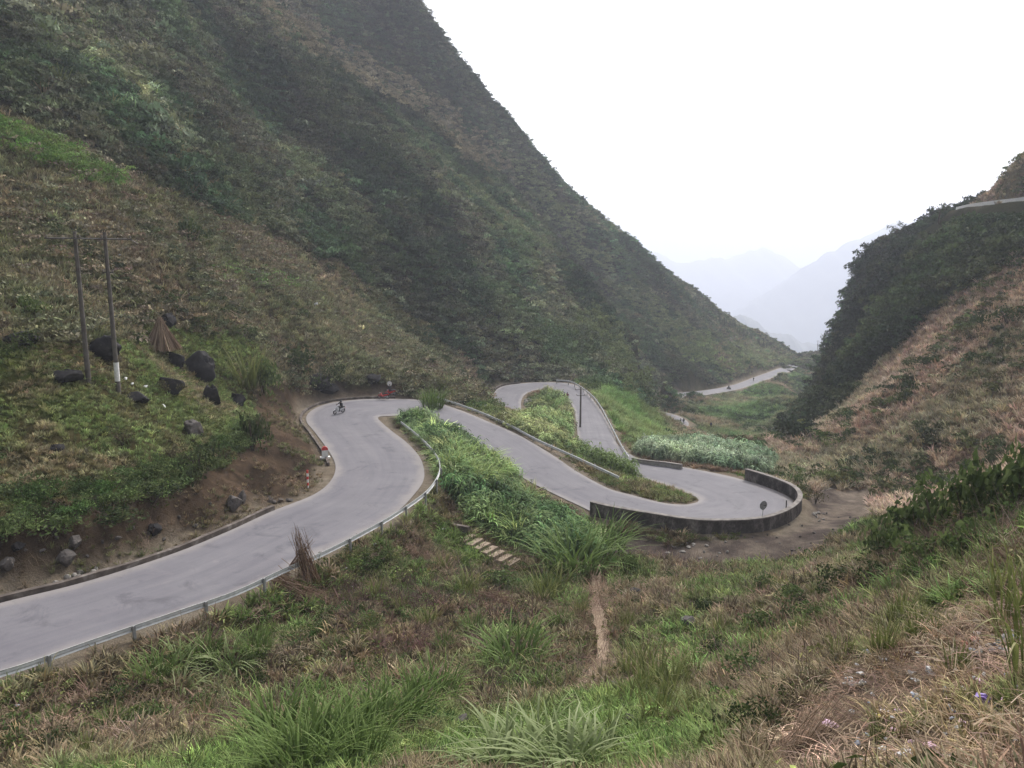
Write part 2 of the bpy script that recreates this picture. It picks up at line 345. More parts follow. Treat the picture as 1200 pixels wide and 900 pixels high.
# ------------------------------------------------------------------ land cover, per ground vertex
wu = GU + (fbm(GX / 6, GY / 6, 4, 51) - 0.5) * np.clip(3500 / np.maximum(GD, 10), 8, 60)
wv = GV + (fbm(GX / 6 + 40, GY / 6, 4, 52) - 0.5) * np.clip(2500 / np.maximum(GD, 10), 6, 45)
def cover(poly, d0, d1): return inpoly(wu, wv, poly) & (GD > d0) & (GD < d1)
n1 = fbm(GX / 7, GY / 7, 5, 61); n2 = fbm(GX / 2.2, GY / 2.2, 4, 62); n3 = fbm(GX / 25, GY / 25, 4, 63)
def lerp3(a, b, t): return np.asarray(a) * (1 - t[..., None]) + np.asarray(b) * t[..., None]
P_FIELD = [(-300,120),(0,120),(120,190),(250,250),(400,310),(480,370),(560,430),(575,470),(500,470),(350,470),(270,480),(250,560),(-300,640)]
P_GREENBANK = [(-300,420),(0,400),(120,395),(220,380),(300,400),(330,440),(290,500),(250,560),(100,590),(-300,640)]
P_CUT = [(-300,640),(0,612),(120,585),(250,548),(285,500),(310,455),(400,440),(470,455),(500,468),(450,470),(384,474),(358,492),(395,545),(367,580),(317,600),(200,652),(0,710),(-300,790)]
P_YARD = [(690,612),(720,625),(845,632),(945,606),(940,575),(1000,566),(1040,572),(1030,596),(990,625),(900,660),(830,662),(760,650),(700,640)]
P_RBROWN = [(905,545),(940,505),(1010,460),(1060,410),(1110,350),(1200,285),(1500,240),(1500,600),(1190,560),(1040,610),(1020,570),(950,565)]
P_LITTER = [(880,900),(960,820),(1010,760),(1090,720),(1150,700),(1400,680),(1400,950),(880,950)]
MOUNT = (GD > 120) & (GX < 60) ; MOUNT &= ~cover(P_FIELD, 0, 190)
RWOOD = (GX > 25) & (GD > 95)
cov = np.zeros(GX.shape, np.int8)          # 0 foreground scrub
cov[(GD > 95)] = 1                          # 1 mountain scrub
cov[(GD > 85) & (GX > 20) & (GD < 215) & (wu > 895)] = 6
cov[(GD > 88) & (GX > 12) & (GD < 235) & (wu > 735) & (wu < 900) & (wv > 478)] = 9
cov[(GD > 88) & (GD < 172) & (wu > 545) & (wu < 765) & (wv > 449) & (GX > -14) & (GX < 22)] = 14
cov[cover(P_FIELD, 30, 190)] = 2            # 2 brown field
cov[cover(P_GREENBANK, 25, 100)] = 3        # 3 green bank
cov[cover(P_CUT, 25, 135) & (RD < 16)] = 4  # 4 bare cut earth
cov[cover(P_YARD, 45, 100)] = 5             # 5 dirt yard
cov[cover(P_RBROWN, 55, 260) & (GX > 20)] = 6   # 6 dry grass slope
cov[((cov == 1) | (cov == 6)) & (GX > 20) & (GD > 105) & (GD < 290) & inpoly(wu, wv, [(920,505),(945,440),(950,390),(975,335),(1060,255),(1120,230),(1200,150),(1600,50),(1600,250),(1200,290),(1120,345),(1060,395),(1005,445),(970,485),(935,512)])] = 7  # 7 right-hand wood
cov[(GX > 60) & (GD > 130) & (GD < 290) & inpoly(wu, wv, [(1120,243),(1135,222),(1200,165),(1600,40),(1600,205),(1200,232)])] = 6
cov[cover(P_LITTER, 5, 40)] = 8             # 8 litter slope
cov[(GD > 135) & (GX > 15) & inpoly(wu, wv, [(775,470),(860,462),(905,445),(960,428),(965,440),(925,500),(920,530),(890,545),(820,520),(770,510)])] = 9  # 9 green embankment
cov[(GD > 118) & inpoly(wu, wv, [(690,455),(715,455),(765,478),(790,520),(735,530),(718,500)])] = 10   # 10 bright grass spur
soil = lerp3((.085,.058,.040), (.135,.098,.066), n2)
COLR = lerp3((.060,.050,.030), (.085,.078,.036), n1) * (0.75 + 0.5 * n2[..., None])
def setc(k, a, b, t):
    m = cov == k; COLR[m] = lerp3(a, b, t)[m]
setc(1, (.028,.032,.018), (.060,.058,.034), sstep(.3, .7, n2))
setc(2, (.088,.066,.040), (.070,.072,.034), sstep(.42, .6, n1))
setc(3, (.070,.088,.026), (.085,.074,.036), sstep(.45, .66, n1))
setc(4, (.038,.028,.021), (.100,.070,.050), sstep(.25, .75, n2))
setc(5, (.078,.064,.060), (.215,.178,.150), sstep(.40, .72, .5 * n1 + .5 * n2))
setc(6, (.190,.132,.092), (.125,.108,.064), sstep(.45, .68, n3))
setc(7, (.022,.028,.016), (.045,.042,.026), n2)
setc(8, (.105,.076,.055), (.160,.125,.098), n2)
setc(14, (.070,.078,.034), (.120,.085,.058), n1)
setc(9, (.052,.085,.034), (.105,.080,.055), sstep(.48, .64, n3))
setc(10, (.070,.110,.034), (.085,.105,.040), n1)
COLR[np.isin(cov, [0, 1, 2, 3, 7, 9, 10, 14])] *= .75
shoulder = (1 - sstep(0.8, 2.4, RD + (wob - .5) * 2.5))[..., None] * np.where((GX > 60) & (GD > 100) & (GD < 290), .25, 1.0)[..., None]
COLR = COLR * (1 - shoulder) + lerp3((.15,.118,.088), (.21,.185,.155), n2) * shoulder
# ------------------------------------------------------------------ ground mesh
nr, nc = GX.shape
idx = np.arange(nr * nc).reshape(nr, nc)
nxt = np.roll(idx, -1, 1)
F = np.stack([idx[:-1], nxt[:-1], nxt[1:], idx[1:]], -1).reshape(-1, 4)[:, ::-1]
V = RIN.reshape(-1, 3)
gm, t, b = nodes('ground_earth', 0.95, 0.0)
ca = N(t, 'ShaderNodeAttribute', attribute_type='GEOMETRY', attribute_name='soil')
tc = N(t, 'ShaderNodeTexCoord')
na, ra = noise_col(t, [(.25, (.55,.55,.55)), (.75, (1.45,1.42,1.36))], 1.3, 10, .72, tc.outputs['Object'])
nb, rb = noise_col(t, [(.3, (.75,.78,.74)), (.7, (1.25,1.22,1.2))], 9.0, 6, .7, tc.outputs['Object'])
c = mix(t, ca.outputs['Color'], ra.outputs[0], 1.0, 'MULTIPLY'); c = mix(t, c, rb.outputs[0], 1.0, 'MULTIPLY')
t.links.new(c, b.inputs['Base Color'])
ad = N(t, 'ShaderNodeMath', operation='ADD'); t.links.new(na.outputs['Fac'], ad.inputs[0]); t.links.new(nb.outputs['Fac'], ad.inputs[1])
bump(t, b, ad.outputs[0], 0.9, 0.25)
me = mesh_np('ground', V, F, [gm], True)
at = me.attributes.new('soil', 'FLOAT_COLOR', 'POINT'); at.data.foreach_set('color', np.concatenate([COLR.reshape(-1, 3), np.ones((nr * nc, 1))], 1).astype(np.float32).ravel())
tag(link(bpy.data.objects.new('ground', me)), 'terrain of the valley: grassy mountain sides and earth slopes', kind='structure')

# ------------------------------------------------------------------ road sheets
am, t, b = nodes('asphalt', 0.8, 0.3)
tc = N(t, 'ShaderNodeTexCoord'); uvn = N(t, 'ShaderNodeUVMap', uv_map='UVMap'); sep = N(t, 'ShaderNodeSeparateXYZ'); t.links.new(uvn.outputs[0], sep.inputs[0])
n_, r_ = noise_col(t, [(.3, (.118,.112,.128)), (.55, (.142,.136,.150)), (.75, (.168,.160,.170))], .22, 8, .65, tc.outputs['Object'])
nf, rf = noise_col(t, [(.3, (.86,.86,.86)), (.7, (1.14,1.13,1.12))], 26, 4, .7, tc.outputs['Object'])
c = mix(t, r_.outputs[0], rf.outputs[0], 1.0, 'MULTIPLY')
# darker worn wheel tracks along the lane, pale dust toward the edges
wv_ = N(t, 'ShaderNodeMapRange'); wv_.inputs['From Min'].default_value = 0; wv_.inputs['From Max'].default_value = .5
pp = N(t, 'ShaderNodeMath', operation='PINGPONG'); pp.inputs[1].default_value = 0.5; t.links.new(sep.outputs[0], pp.inputs[0])
nd, rd_ = noise_col(t, [(.3, (0,0,0)), (.7, (1,1,1))], .35, 6, .7, tc.outputs['Object'])
ed = N(t, 'ShaderNodeMapRange', interpolation_type='SMOOTHSTEP'); ed.inputs['From Min'].default_value = 0.11; ed.inputs['From Max'].default_value = 0.0
sb = N(t, 'ShaderNodeMath', operation='MULTIPLY_ADD'); t.links.new(nd.outputs['Fac'], sb.inputs[0]); sb.inputs[1].default_value = -0.22; t.links.new(pp.outputs[0], sb.inputs[2])
sb2 = N(t, 'ShaderNodeMath', operation='ADD'); t.links.new(sb.outputs[0], sb2.inputs[0]); sb2.inputs[1].default_value = 0.09
t.links.new(sb2.outputs[0], ed.inputs['Value'])
mp2 = N(t, 'ShaderNodeMapping'); mp2.inputs['Scale'].default_value = (11, .5, 1); t.links.new(uvn.outputs[0], mp2.inputs[0])
ns, rs2 = noise_col(t, [(.25, (.80,.80,.81)), (.5, (1,1,1)), (.78, (1.16,1.14,1.11))], 1.0, 7, .65, mp2.outputs[0]); c = mix(t, c, rs2.outputs[0], 1.0, 'MULTIPLY')
nv, rv2 = noise_col(t, [(.34, (.70,.70,.72)), (.44, (1,1,1)), (.60, (1,1,1)), (.72, (1.30,1.26,1.20))], .33, 9, .7, tc.outputs['Object'], .6); c = mix(t, c, rv2.outputs[0], 1.0, 'MULTIPLY')
em = N(t, 'ShaderNodeMath', operation='MULTIPLY'); em.inputs[1].default_value = .65; t.links.new(ed.outputs[0], em.inputs[0])
c = mix(t, c, (.245,.222,.208), em.outputs[0])
# tar joints and cracks
vo = N(t, 'ShaderNodeTexVoronoi', feature='DISTANCE_TO_EDGE', Scale=.16); t.links.new(tc.outputs['Object'], vo.inputs['Vector'])
nw = N(t, 'ShaderNodeTexNoise', Scale=.8, Detail=6.0); t.links.new(tc.outputs['Object'], nw.inputs['Vector'])
vm = N(t, 'ShaderNodeVectorMath', operation='MULTIPLY_ADD'); t.links.new(nw.outputs['Color'], vm.inputs[0]); vm.inputs[1].default_value = (3, 3, 3); t.links.new(tc.outputs['Object'], vm.inputs[2]); t.links.new(vm.outputs[0], vo.inputs['Vector'])
cr = N(t, 'ShaderNodeMapRange'); cr.inputs['From Min'].default_value = .0; cr.inputs['From Max'].default_value = .010; cr.inputs["To Min"].default_value = 0.4; cr.inputs['To Max'].default_value = 0.0
t.links.new(vo.outputs['Distance'], cr.inputs['Value']); c = mix(t, c, (.12,.115,.12), cr.outputs[0])
t.links.new(c, b.inputs['Base Color']); bump(t, b, nf.outputs['Fac'], .25, .01)
def strip(name, L, Rr, mat, lift=0.0, across=10, crown=0.0, kind='structure', label=None):
    n = len(L); ts = np.linspace(0, 1, across + 1)
    P = L[:, None, :] * (1 - ts[None, :, None]) + Rr[:, None, :] * ts[None, :, None]; P[..., 2] += lift + crown * (1 - (2 * ts - 1) ** 2)[None, :]
    ii = np.arange(n * (across + 1)).reshape(n, across + 1)
    F = np.stack([ii[:-1, :-1], ii[:-1, 1:], ii[1:, 1:], ii[1:, :-1]], -1).reshape(-1, 4)[:, ::-1]
    me = mesh_np(name, P.reshape(-1, 3), F, [mat], True)
    uv = me.uv_layers.new(name='UVMap'); lv = np.zeros(len(me.loops), np.int32); me.loops.foreach_get('vertex_index', lv)
    U = np.tile(ts, n); Lc = np.repeat(np.arange(n) * 0.1, across + 1); uv.data.foreach_set('uv', np.stack([U[lv], Lc[lv]], 1).astype(np.float32).ravel())
    return tag(link(bpy.data.objects.new(name, me)), label, kind=kind)
strip('road', EA[0], EA[1], am, 0.02, 10, 0.05, label='winding grey asphalt pass road with three hairpin bends')
strip('valley_road', EB[0], EB[1], am, 0.03, 8, 0.05, label='far stretch of grey road along the foot of the mountain')
strip('hillside_road', EC[0], EC[1], am, 0.03, 4, 0.03, label='pale road cut across the right-hand hill')

# ------------------------------------------------------------------ far mountains beyond the valley mouth
fm = simple('far_forest', [(.3, (.030,.042,.026)), (.7, (.060,.068,.040))], .02, bmp=0)
def massif(name, crest, D, depth, label):
    # a mountain with real depth: crest line at distance D, slopes falling to both sides
    P = np.array([at_d(u, v, D) for u, v in crest]); xs = np.linspace(P[0, 0], P[-1, 0], 150); zs = np.interp(xs, P[:, 0], P[:, 2])
    ys = np.linspace(-1, 1, 41); XX, YY = np.meshgrid(xs, ys); base = CZ - 700
    fall = 1 - np.abs(YY) ** 1.15
    ZZ = base + (zs[None, :] - base) * fall; yy = D + YY * depth
    ZZ += (np.abs(fbm(XX / (D * .035), 0 * XX + D, 4, 79) - .5) * -2 + .25) * D * .012 * fall
    nn = fbm(XX / (D * .05), yy / (D * .05), 5, 77)
    ZZ += (nn - .5) * D * .028 * (np.abs(YY) ** .5) + (fbm(XX / (D * .02), yy / (D * .02), 4, 78) - .5) * D * .010
    ii = np.arange(XX.size).reshape(XX.shape); F = np.stack([ii[:-1, :-1], ii[:-1, 1:], ii[1:, 1:], ii[1:, :-1]], -1).reshape(-1, 4)
    return tag(link(bpy.data.objects.new(name, mesh_np(name, np.stack([XX, yy, ZZ], -1).reshape(-1, 3), F, [fm], True))), label, kind='structure')
massif('far_mountain', [(640,330),(700,318),(752,300),(768,296),(785,301),(800,308),(822,306),(845,300),(872,295),(898,294),(915,300),(930,312),(946,314),(965,318),(1010,330),(1100,345)], 6400, 2300, 'pale blue mountain range with rounded tops fading in haze')
massif('far_mountain', [(800,400),(900,345),(940,318),(960,306),(985,290),(1010,281),(1035,270),(1060,262),(1085,262),(1130,272),(1250,300),(1400,340)], 4400, 1700, 'hazy blue ridge rising toward the right-hand hill')
massif('far_mountain', [(800,392),(835,380),(852,372),(868,369),(880,373),(895,385),(920,393),(960,402),(1020,420)], 2600, 800, 'small hazy knoll behind the end of the ridge')

# ------------------------------------------------------------------ haze in the valley air
hz = MB().box((0, 9400, -160), (24000, 21200, 1110)).build('haze', None)
hm = bpy.data.materials.new('valley_haze'); hm.use_nodes = True; t = hm.node_tree; t.nodes.clear()
pv = N(t, 'ShaderNodeVolumePrincipled'); pv.inputs['Color'].default_value = (.83, .87, 1.0, 1); pv.inputs['Density'].default_value = 0.00036; pv.inputs['Anisotropy'].default_value = 0.2
o = N(t, 'ShaderNodeOutputMaterial'); t.links.new(pv.outputs[0], o.inputs['Volume']); hz.data.materials.clear(); hz.data.materials.append(hm)
tag(hz, 'thin blue-white haze filling the valley', 'haze', kind='stuff')
# ------------------------------------------------------------------ plant shapes (kept out of the scene, used as sources for masses)
rng = np.random.default_rng(7)
def with_leaf(me, vals):                    # one random value per leaf, stored on its vertices
    a = me.attributes.new('leaf', 'FLOAT', 'POINT'); a.data.foreach_set('value', np.asarray(vals, np.float32)); return me
def leaf_cloud(name, n, size, mat, squash=.75, seed=0, lobes=5, long=1.6, hollow=.45):
    g = np.random.default_rng(seed); V, F, LV = [], [], []
    cs = g.normal(size=(lobes, 3)) * (.42, .42, .26); cs[:, 2] = np.abs(cs[:, 2]) + .25; rs_ = g.uniform(.42, .68, lobes)
    for i in range(n):
        k = g.integers(lobes); d = g.normal(size=3); d /= np.linalg.norm(d); d[2] = abs(d[2]) * .9 - .12 if g.random() < .8 else d[2]
        p = cs[k] + d * rs_[k] * g.uniform(hollow, 1) ** .5; p[2] = max(.02, p[2] * squash)
        a = g.normal(size=3); a /= np.linalg.norm(a); nrm = d + a * .9; nrm /= np.linalg.norm(nrm)
        t1 = np.cross(nrm, g.normal(size=3)); t1 /= np.linalg.norm(t1); t2 = np.cross(nrm, t1); s = size * g.uniform(.6, 1.3)
        b = len(V); V += [p - t1 * s * long * .5, p + t2 * s * .42, p + t1 * s * long * .5 - nrm * s * .25, p - t2 * s * .42]; F.append((b, b + 1, b + 2, b + 3)); LV += [g.random()] * 4
    return with_leaf(mesh_np(name, V, F, [mat]), LV)
def blades(name, n, mat, spread=.25, lean=.35, droop=.5, width=.03, seg=4, seed=0, hmin=.5, dead=0.0, bow=1.0):
    g = np.random.default_rng(seed); V, F, LV = [], [], []
    for i in range(n):
        az = g.uniform(0, 2 * math.pi); r = spread * math.sqrt(g.random()); x0, y0 = r * math.cos(az), r * math.sin(az)
        h = g.uniform(hmin, 1.0); a2 = az + g.normal() * .7; ln = g.uniform(.05, lean) + r * .6; dr = droop * g.uniform(.3, 1.3); w = width * g.uniform(.6, 1.25)
        dx, dy = math.cos(a2), math.sin(a2); px_, py_ = -dy, dx; lv = g.random(); b = len(V)
        for k in range(seg + 1):
            t_ = k / seg; out_ = ln * t_ * h + dr * h * t_ ** 2.4 * .8; z = h * (t_ * (1 - .12 * ln)) - dr * h * t_ ** 3 * .55 * bow
            ww = w * (1 - t_ ** 1.8) * (.55 + .9 * min(t_ * 2.2, 1)) + .0015
            for s_ in (-1, 1): V.append((x0 + dx * out_ + px_ * ww * s_, y0 + dy * out_ + py_ * ww * s_, max(z, -.02)))
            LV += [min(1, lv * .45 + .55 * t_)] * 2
        for k in range(seg): q = b + k * 2; F.append((q, q + 1, q + 3, q + 2))
    return with_leaf(mesh_np(name, V, F, [mat]), LV)
def sticks(name, n, mat, seed=0, length=1.0, up=.12, w=.012):
    g = np.random.default_rng(seed); V, F, LV = [], [], []
    for i in range(n):
        p = g.normal(size=3) * (.4, .4, 0); p[2] = g.uniform(0, .1); az = g.uniform(0, 6.28); d = np.array([math.cos(az), math.sin(az), g.normal() * up]) * length * g.uniform(.3, 1)
        s_ = np.array([-math.sin(az), math.cos(az), 0]) * w; b = len(V); m = p + d * .5 + (0, 0, .05)
        V += [p - s_, p + s_, m - s_, m + s_, p + d - s_ * .4, p + d + s_ * .4]; F += [(b, b + 1, b + 3, b + 2), (b + 2, b + 3, b + 5, b + 4)]; LV += [g.random()] * 6
    return with_leaf(mesh_np(name, V, F, [mat]), LV)
def cane(name, n, mat, seed=0, leaves=7, spread=.3, w=.03, stalk=.012):   # reed / maize like: stalks with arching leaves
    g = np.random.default_rng(seed); V, F, LV = [], [], []
    for i in range(n):
        az = g.uniform(0, 6.28); r = spread * math.sqrt(g.random()); b0 = np.array([r * math.cos(az), r * math.sin(az), 0]); h = g.uniform(.6, 1); tip = b0 + np.array([g.normal() * .1, g.normal() * .1, h * .72])
        b = len(V); o_ = np.array([stalk, 0, 0]); o2 = np.array([0, stalk, 0])
        V += [b0 - o_, b0 + o_, tip - o_ * .5, tip + o_ * .5, b0 - o2, b0 + o2, tip - o2 * .5, tip + o2 * .5]; F += [(b, b + 1, b + 3, b + 2), (b + 4, b + 5, b + 7, b + 6)]; LV += [.15] * 8
        for k in range(leaves):
            t_ = .25 + .75 * k / (leaves - 1); p = b0 + (tip - b0) * t_; a2 = g.uniform(0, 6.28); d = np.array([math.cos(a2), math.sin(a2), 0]); s_ = np.array([-d[1], d[0], 0]); L = h * g.uniform(.36, .62); up = g.uniform(.5, .95); lv = g.random(); b = len(V)
            for q in range(5):
                f = q / 4; c_ = p + d * L * f * .85 + np.array([0, 0, L * (up * f - (up + .35) * f ** 2.2)]); ww = w * (1 - f ** 2) * (.4 + 1.2 * min(1, f * 3)) + .001
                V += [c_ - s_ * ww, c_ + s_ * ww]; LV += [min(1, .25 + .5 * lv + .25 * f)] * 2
            for q in range(4): e = b + q * 2; F.append((e, e + 1, e + 3, e + 2))
    return with_leaf(mesh_np(name, V, F, [mat]), LV)
LEAF = foliage('leaf_mass', .45, .14); BLADE = foliage('grass_mass', .55, .18, .6); STRAW = foliage('straw_mass', .35, .15, .8)
SRC = {
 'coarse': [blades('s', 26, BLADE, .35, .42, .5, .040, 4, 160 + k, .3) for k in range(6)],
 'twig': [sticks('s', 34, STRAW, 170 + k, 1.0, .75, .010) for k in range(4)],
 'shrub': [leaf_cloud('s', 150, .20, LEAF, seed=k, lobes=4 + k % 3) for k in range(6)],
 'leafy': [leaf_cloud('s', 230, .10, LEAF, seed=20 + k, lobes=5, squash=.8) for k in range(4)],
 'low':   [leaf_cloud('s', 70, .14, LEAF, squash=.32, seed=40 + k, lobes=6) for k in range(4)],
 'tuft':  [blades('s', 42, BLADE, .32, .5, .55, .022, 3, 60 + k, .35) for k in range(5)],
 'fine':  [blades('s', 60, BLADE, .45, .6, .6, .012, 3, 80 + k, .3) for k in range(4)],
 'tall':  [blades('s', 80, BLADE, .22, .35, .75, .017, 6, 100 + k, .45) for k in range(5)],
 'cane':  [cane('s', 8, BLADE, 120 + k, 8, .34, .019) for k in range(6)],
 'stick': [sticks('s', 16, STRAW, 140 + k) for k in range(4)],
}
SRC_OBJ = {k: [bpy.data.objects.new(k + '_source', m) for m in v] for k, v in SRC.items()}
TM = 2.05
def mass(name, label, cat, pts, scale, tint, kind, tilt=.15, group=None, zscale=None):
    n = len(pts)
    if n == 0: return None
    me = bpy.data.meshes.new(name); me.vertices.add(n); me.vertices.foreach_set('co', np.asarray(pts, np.float32).ravel())
    rot = np.stack([rng.normal(0, tilt, n), rng.normal(0, tilt, n), rng.uniform(0, 6.283, n)], 1)
    sc = np.stack([scale, scale, scale * (rng.uniform(.8, 1.2, n) if zscale is None else zscale)], 1)
    for nm, typ, key, arr in (('rot', 'FLOAT_VECTOR', 'vector', rot), ('scl', 'FLOAT_VECTOR', 'vector', sc), ('tint', 'FLOAT_VECTOR', 'vector', np.asarray(tint) * TM)):
        a = me.attributes.new(nm, typ, 'POINT'); a.data.foreach_set(key, np.asarray(arr, np.float32).ravel())
    ix = rng.integers(0, len(SRC_OBJ[kind]), n); a = me.attributes.new('pick', 'INT', 'POINT'); a.data.foreach_set('value', ix.astype(np.int32))
    o = link(bpy.data.objects.new(name, me)); tag(o, label, cat, group, 'stuff')
    ng = bpy.data.node_groups.new(name + '_scatter', 'GeometryNodeTree'); ng.interface.new_socket('Geometry', in_out='INPUT', socket_type='NodeSocketGeometry'); ng.interface.new_socket('Geometry', in_out='OUTPUT', socket_type='NodeSocketGeometry')
    gi, go = ng.nodes.new('NodeGroupInput'), ng.nodes.new('NodeGroupOutput'); ins = ng.nodes.new('GeometryNodeInstanceOnPoints'); ins.inputs['Pick Instance'].default_value = True
    m2p = ng.nodes.new('GeometryNodeMeshToPoints'); ng.links.new(gi.outputs[0], m2p.inputs[0])
    jn = ng.nodes.new('GeometryNodeJoinGeometry')
    for so in SRC_OBJ[kind]:
        oi = ng.nodes.new('GeometryNodeObjectInfo'); oi.inputs['Object'].default_value = so; oi.inputs['As Instance'].default_value = True; ng.links.new(oi.outputs['Geometry'], jn.inputs[0])
    def attr(nm, typ):
        a = ng.nodes.new('GeometryNodeInputNamedAttribute'); a.data_type = typ; a.inputs['Name'].default_value = nm; return a.outputs['Attribute']
    ng.links.new(m2p.outputs[0], ins.inputs['Points']); ng.links.new(jn.outputs[0], ins.inputs['Instance'])
    ng.links.new(attr('pick', 'INT'), ins.inputs['Instance Index']); e2r = ng.nodes.new('FunctionNodeEulerToRotation'); ng.links.new(attr('rot', 'FLOAT_VECTOR'), e2r.inputs[0]); ng.links.new(e2r.outputs[0], ins.inputs['Rotation'])
    ng.links.new(attr('scl', 'FLOAT_VECTOR'), ins.inputs['Scale']); ng.links.new(ins.outputs[0], go.inputs[0])
    md = o.modifiers.new('scatter', 'NODES'); md.node_group = ng; return o
def sample(n, d0, d1, u0=-90, u1=1290, power=1.0):
    # world-uniform candidates inside the view wedge, kept if a camera near this one could see that way
    a0, a1 = math.atan((u0 - 600) / FPX * 1.0) - .03, math.atan((u1 - 600) / FPX) + .03
    a = rng.uniform(a0, a1, n); r = (d0 ** (power + 1) + (d1 ** (power + 1) - d0 ** (power + 1)) * rng.random(n)) ** (1 / (power + 1))
    x, y = np.sin(a) * r, np.cos(a) * r; return np.stack([x, y, ground(x, y)], 1)
def seen(P, h=3.0):                          # cull what is far behind a ridge
    k = np.ones(len(P), bool)
    for f in np.linspace(.12, .97, 40):
        q = P * f + np.array([0, 0, CZ]) * (1 - f); k &= (q[:, 2] + h + 4 * (1 - f)) > ground(q[:, 0], q[:, 1])
    return k
def tints(P, a, b, jit=.25, sc=5.0, seed=1, lo=.35, hi=.65):
    t_ = sstep(lo, hi, fbm(P[:, 0] / sc, P[:, 1] / sc, 4, seed))[:, None]; c_ = np.asarray(a) * (1 - t_) + np.asarray(b) * t_
    return c_ * np.exp(rng.normal(0, jit, (len(P), 1))) * (1 + rng.normal(0, .06, (len(P), 3)))
def put(name, label, cat, kind, n, codes, d0, d1, s0, s1, a, b, keep=None, power=1.0, tilt=.18, rd=(1.0, 1e9), cull=True, jit=.25, sc=5.0, seed=1, sink=.05, thin=None, u0=-90, u1=1290, zs=None, lo=.35, hi=.65):
    P = sample(n, d0, d1, u0, u1, power); k = np.isin(field(cov, P[:, 0], P[:, 1]), codes); r_ = field(RD, P[:, 0], P[:, 1]); k &= (r_ > rd[0]) & (r_ < rd[1]) & ~((P[:, 1] > 185) & (P[:, 0] < 100) & (r_ < np.where((kind == 'shrub') & (P[:, 2] < field(RZ, P[:, 0], P[:, 1]) + .8), 8, 2.5)))
    if thin: k &= rng.random(len(P)) < sstep(thin[1], thin[2], fbm(P[:, 0] / thin[0], P[:, 1] / thin[0], 4, seed + 9))
    if keep is not None:
        u, v, d = pix(P); k &= keep(u, v, d, P)
    P = P[k]
    if cull: P = P[seen(P)]
    s_ = rng.uniform(0, 1, len(P)) ** 1.6 * (s1 - s0) + s0; P[:, 2] -= sink * s_
    tt_ = tints(P, a, b, jit, sc, seed, lo, hi)
    if name.startswith('mountain') or name == 'hill_wood':
        g_ = sstep(.52, .66, fbm(P[:, 0] / 16, P[:, 1] / 16, 4, 95))[:, None]; tt_ = tt_ * (1 - g_ * .4) + np.array((.052, .074, .028)) * g_ * .4
        tt_ = tt_ * np.exp((fbm(P[:, 0] / 22, P[:, 1] / 22, 4, 96) - .5) * 2.4)[:, None]
        big = rng.random(len(P)) < (.04 if name != 'hill_wood' else 0); s_[big & (P[:, 1] < 260)] *= 1.7
        if name != 'hill_wood': tt_ = strip_tint(tt_, P)
    return mass(name, label, cat, P, s_, tt_, kind, tilt, zscale=None if zs is None else np.full(len(P), zs) * rng.uniform(.8, 1.2, len(P)))
# --- mountain scrub
STRIPS = [([(290,0),(340,0),(430,68),(500,112),(560,158),(600,205),(575,200),(520,158),(440,112),(370,70)], (.112,.098,.064)), ([(590,180),(625,205),(690,280),(740,335),(800,385),(850,425),(835,430),(770,390),(700,320),(640,255)], (.085,.098,.048)), ([(850,395),(900,408),(940,418),(900,428),(860,420)], (.105,.120,.056)), ([(690,340),(720,380),(745,430),(760,470),(735,470),(710,430),(680,380)], (.080,.095,.042)), ([(0,20),(60,30),(140,80),(180,130),(120,110),(50,70),(0,60)], (.075,.100,.045)), ([(820,385),(860,420),(890,440),(850,440),(800,415)], (.095,.120,.050))]
def strip_tint(o_tint, P):
    u, v, d = pix(P); u = u + (fbm(P[:, 0] / 8, P[:, 1] / 8, 3, 91) - .5) * 40; v = v + (fbm(P[:, 0] / 8, P[:, 1] / 8, 3, 92) - .5) * 30
    for poly, c_ in STRIPS:
        m = inpoly(u, v, poly) & (d > 140) & (rng.random(len(P)) < .75); o_tint[m] = np.asarray(c_) * np.exp(rng.normal(0, .22, (m.sum(), 1)))
    return o_tint
put('mountain_scrub', 'dense dark shrubs covering the great left-hand mountain side', 'shrubs', 'shrub', 190000, [1], 95, 480, .5, 2.1, (.027,.043,.022), (.062,.064,.040), power=.5, rd=(3, 1e9), sc=12, seed=3, u1=1010, jit=.35, keep=lambda u, v, d, P: ((P[:, 0] < 70) | (d > 240)) & ~((u > 835) & (d > 300) & (rng.random(len(P)) < .8)))
put('mountain_grass', 'dry and green grass between the shrubs of the mountain', 'grass', 'tuft', 60000, [1], 95, 450, .8, 2.0, (.095,.078,.044), (.060,.080,.030), power=.4, rd=(2.5, 1e9), sc=20, seed=5, u1=1010, thin=(30, .42, .56), keep=lambda u, v, d, P: (P[:, 0] < 75) | (d > 240))
put('ridge_grass', 'olive and tan grass on the low far end of the mountain ridge', 'grass', 'coarse', 26000, [1], 290, 490, .8, 1.7, (.120,.105,.066), (.080,.105,.044), power=.3, rd=(2, 1e9), sc=18, seed=54, u0=800, u1=1010)
put('hill_wood', 'dense dark wood on the steep right-hand hill', 'wood', 'shrub', 80000, [7], 90, 290, .9, 2.6, (.016,.027,.012), (.036,.042,.020), power=.8, rd=(9, 1e9), sc=9, seed=7, u0=880, u1=1320, jit=.35)
put('hill_grass', 'tall dry brown grass on the right-hand slope', 'grass', 'coarse', 70000, [6], 50, 260, .5, 1.4, (.205,.155,.116), (.140,.124,.080), jit=.3, lo=.42, hi=.7, power=.7, rd=(1.5, 1e9), sc=18, seed=8, u0=860, u1=1320)
put('hill_shrubs', 'scattered olive shrubs among the brown grass of the right-hand hill', 'shrubs', 'shrub', 6500, [6], 60, 260, .5, 1.8, (.060,.066,.028), (.036,.046,.020), power=.8, rd=(2, 1e9), sc=9, seed=9, u0=860, u1=1320, thin=(16, .50, .66))
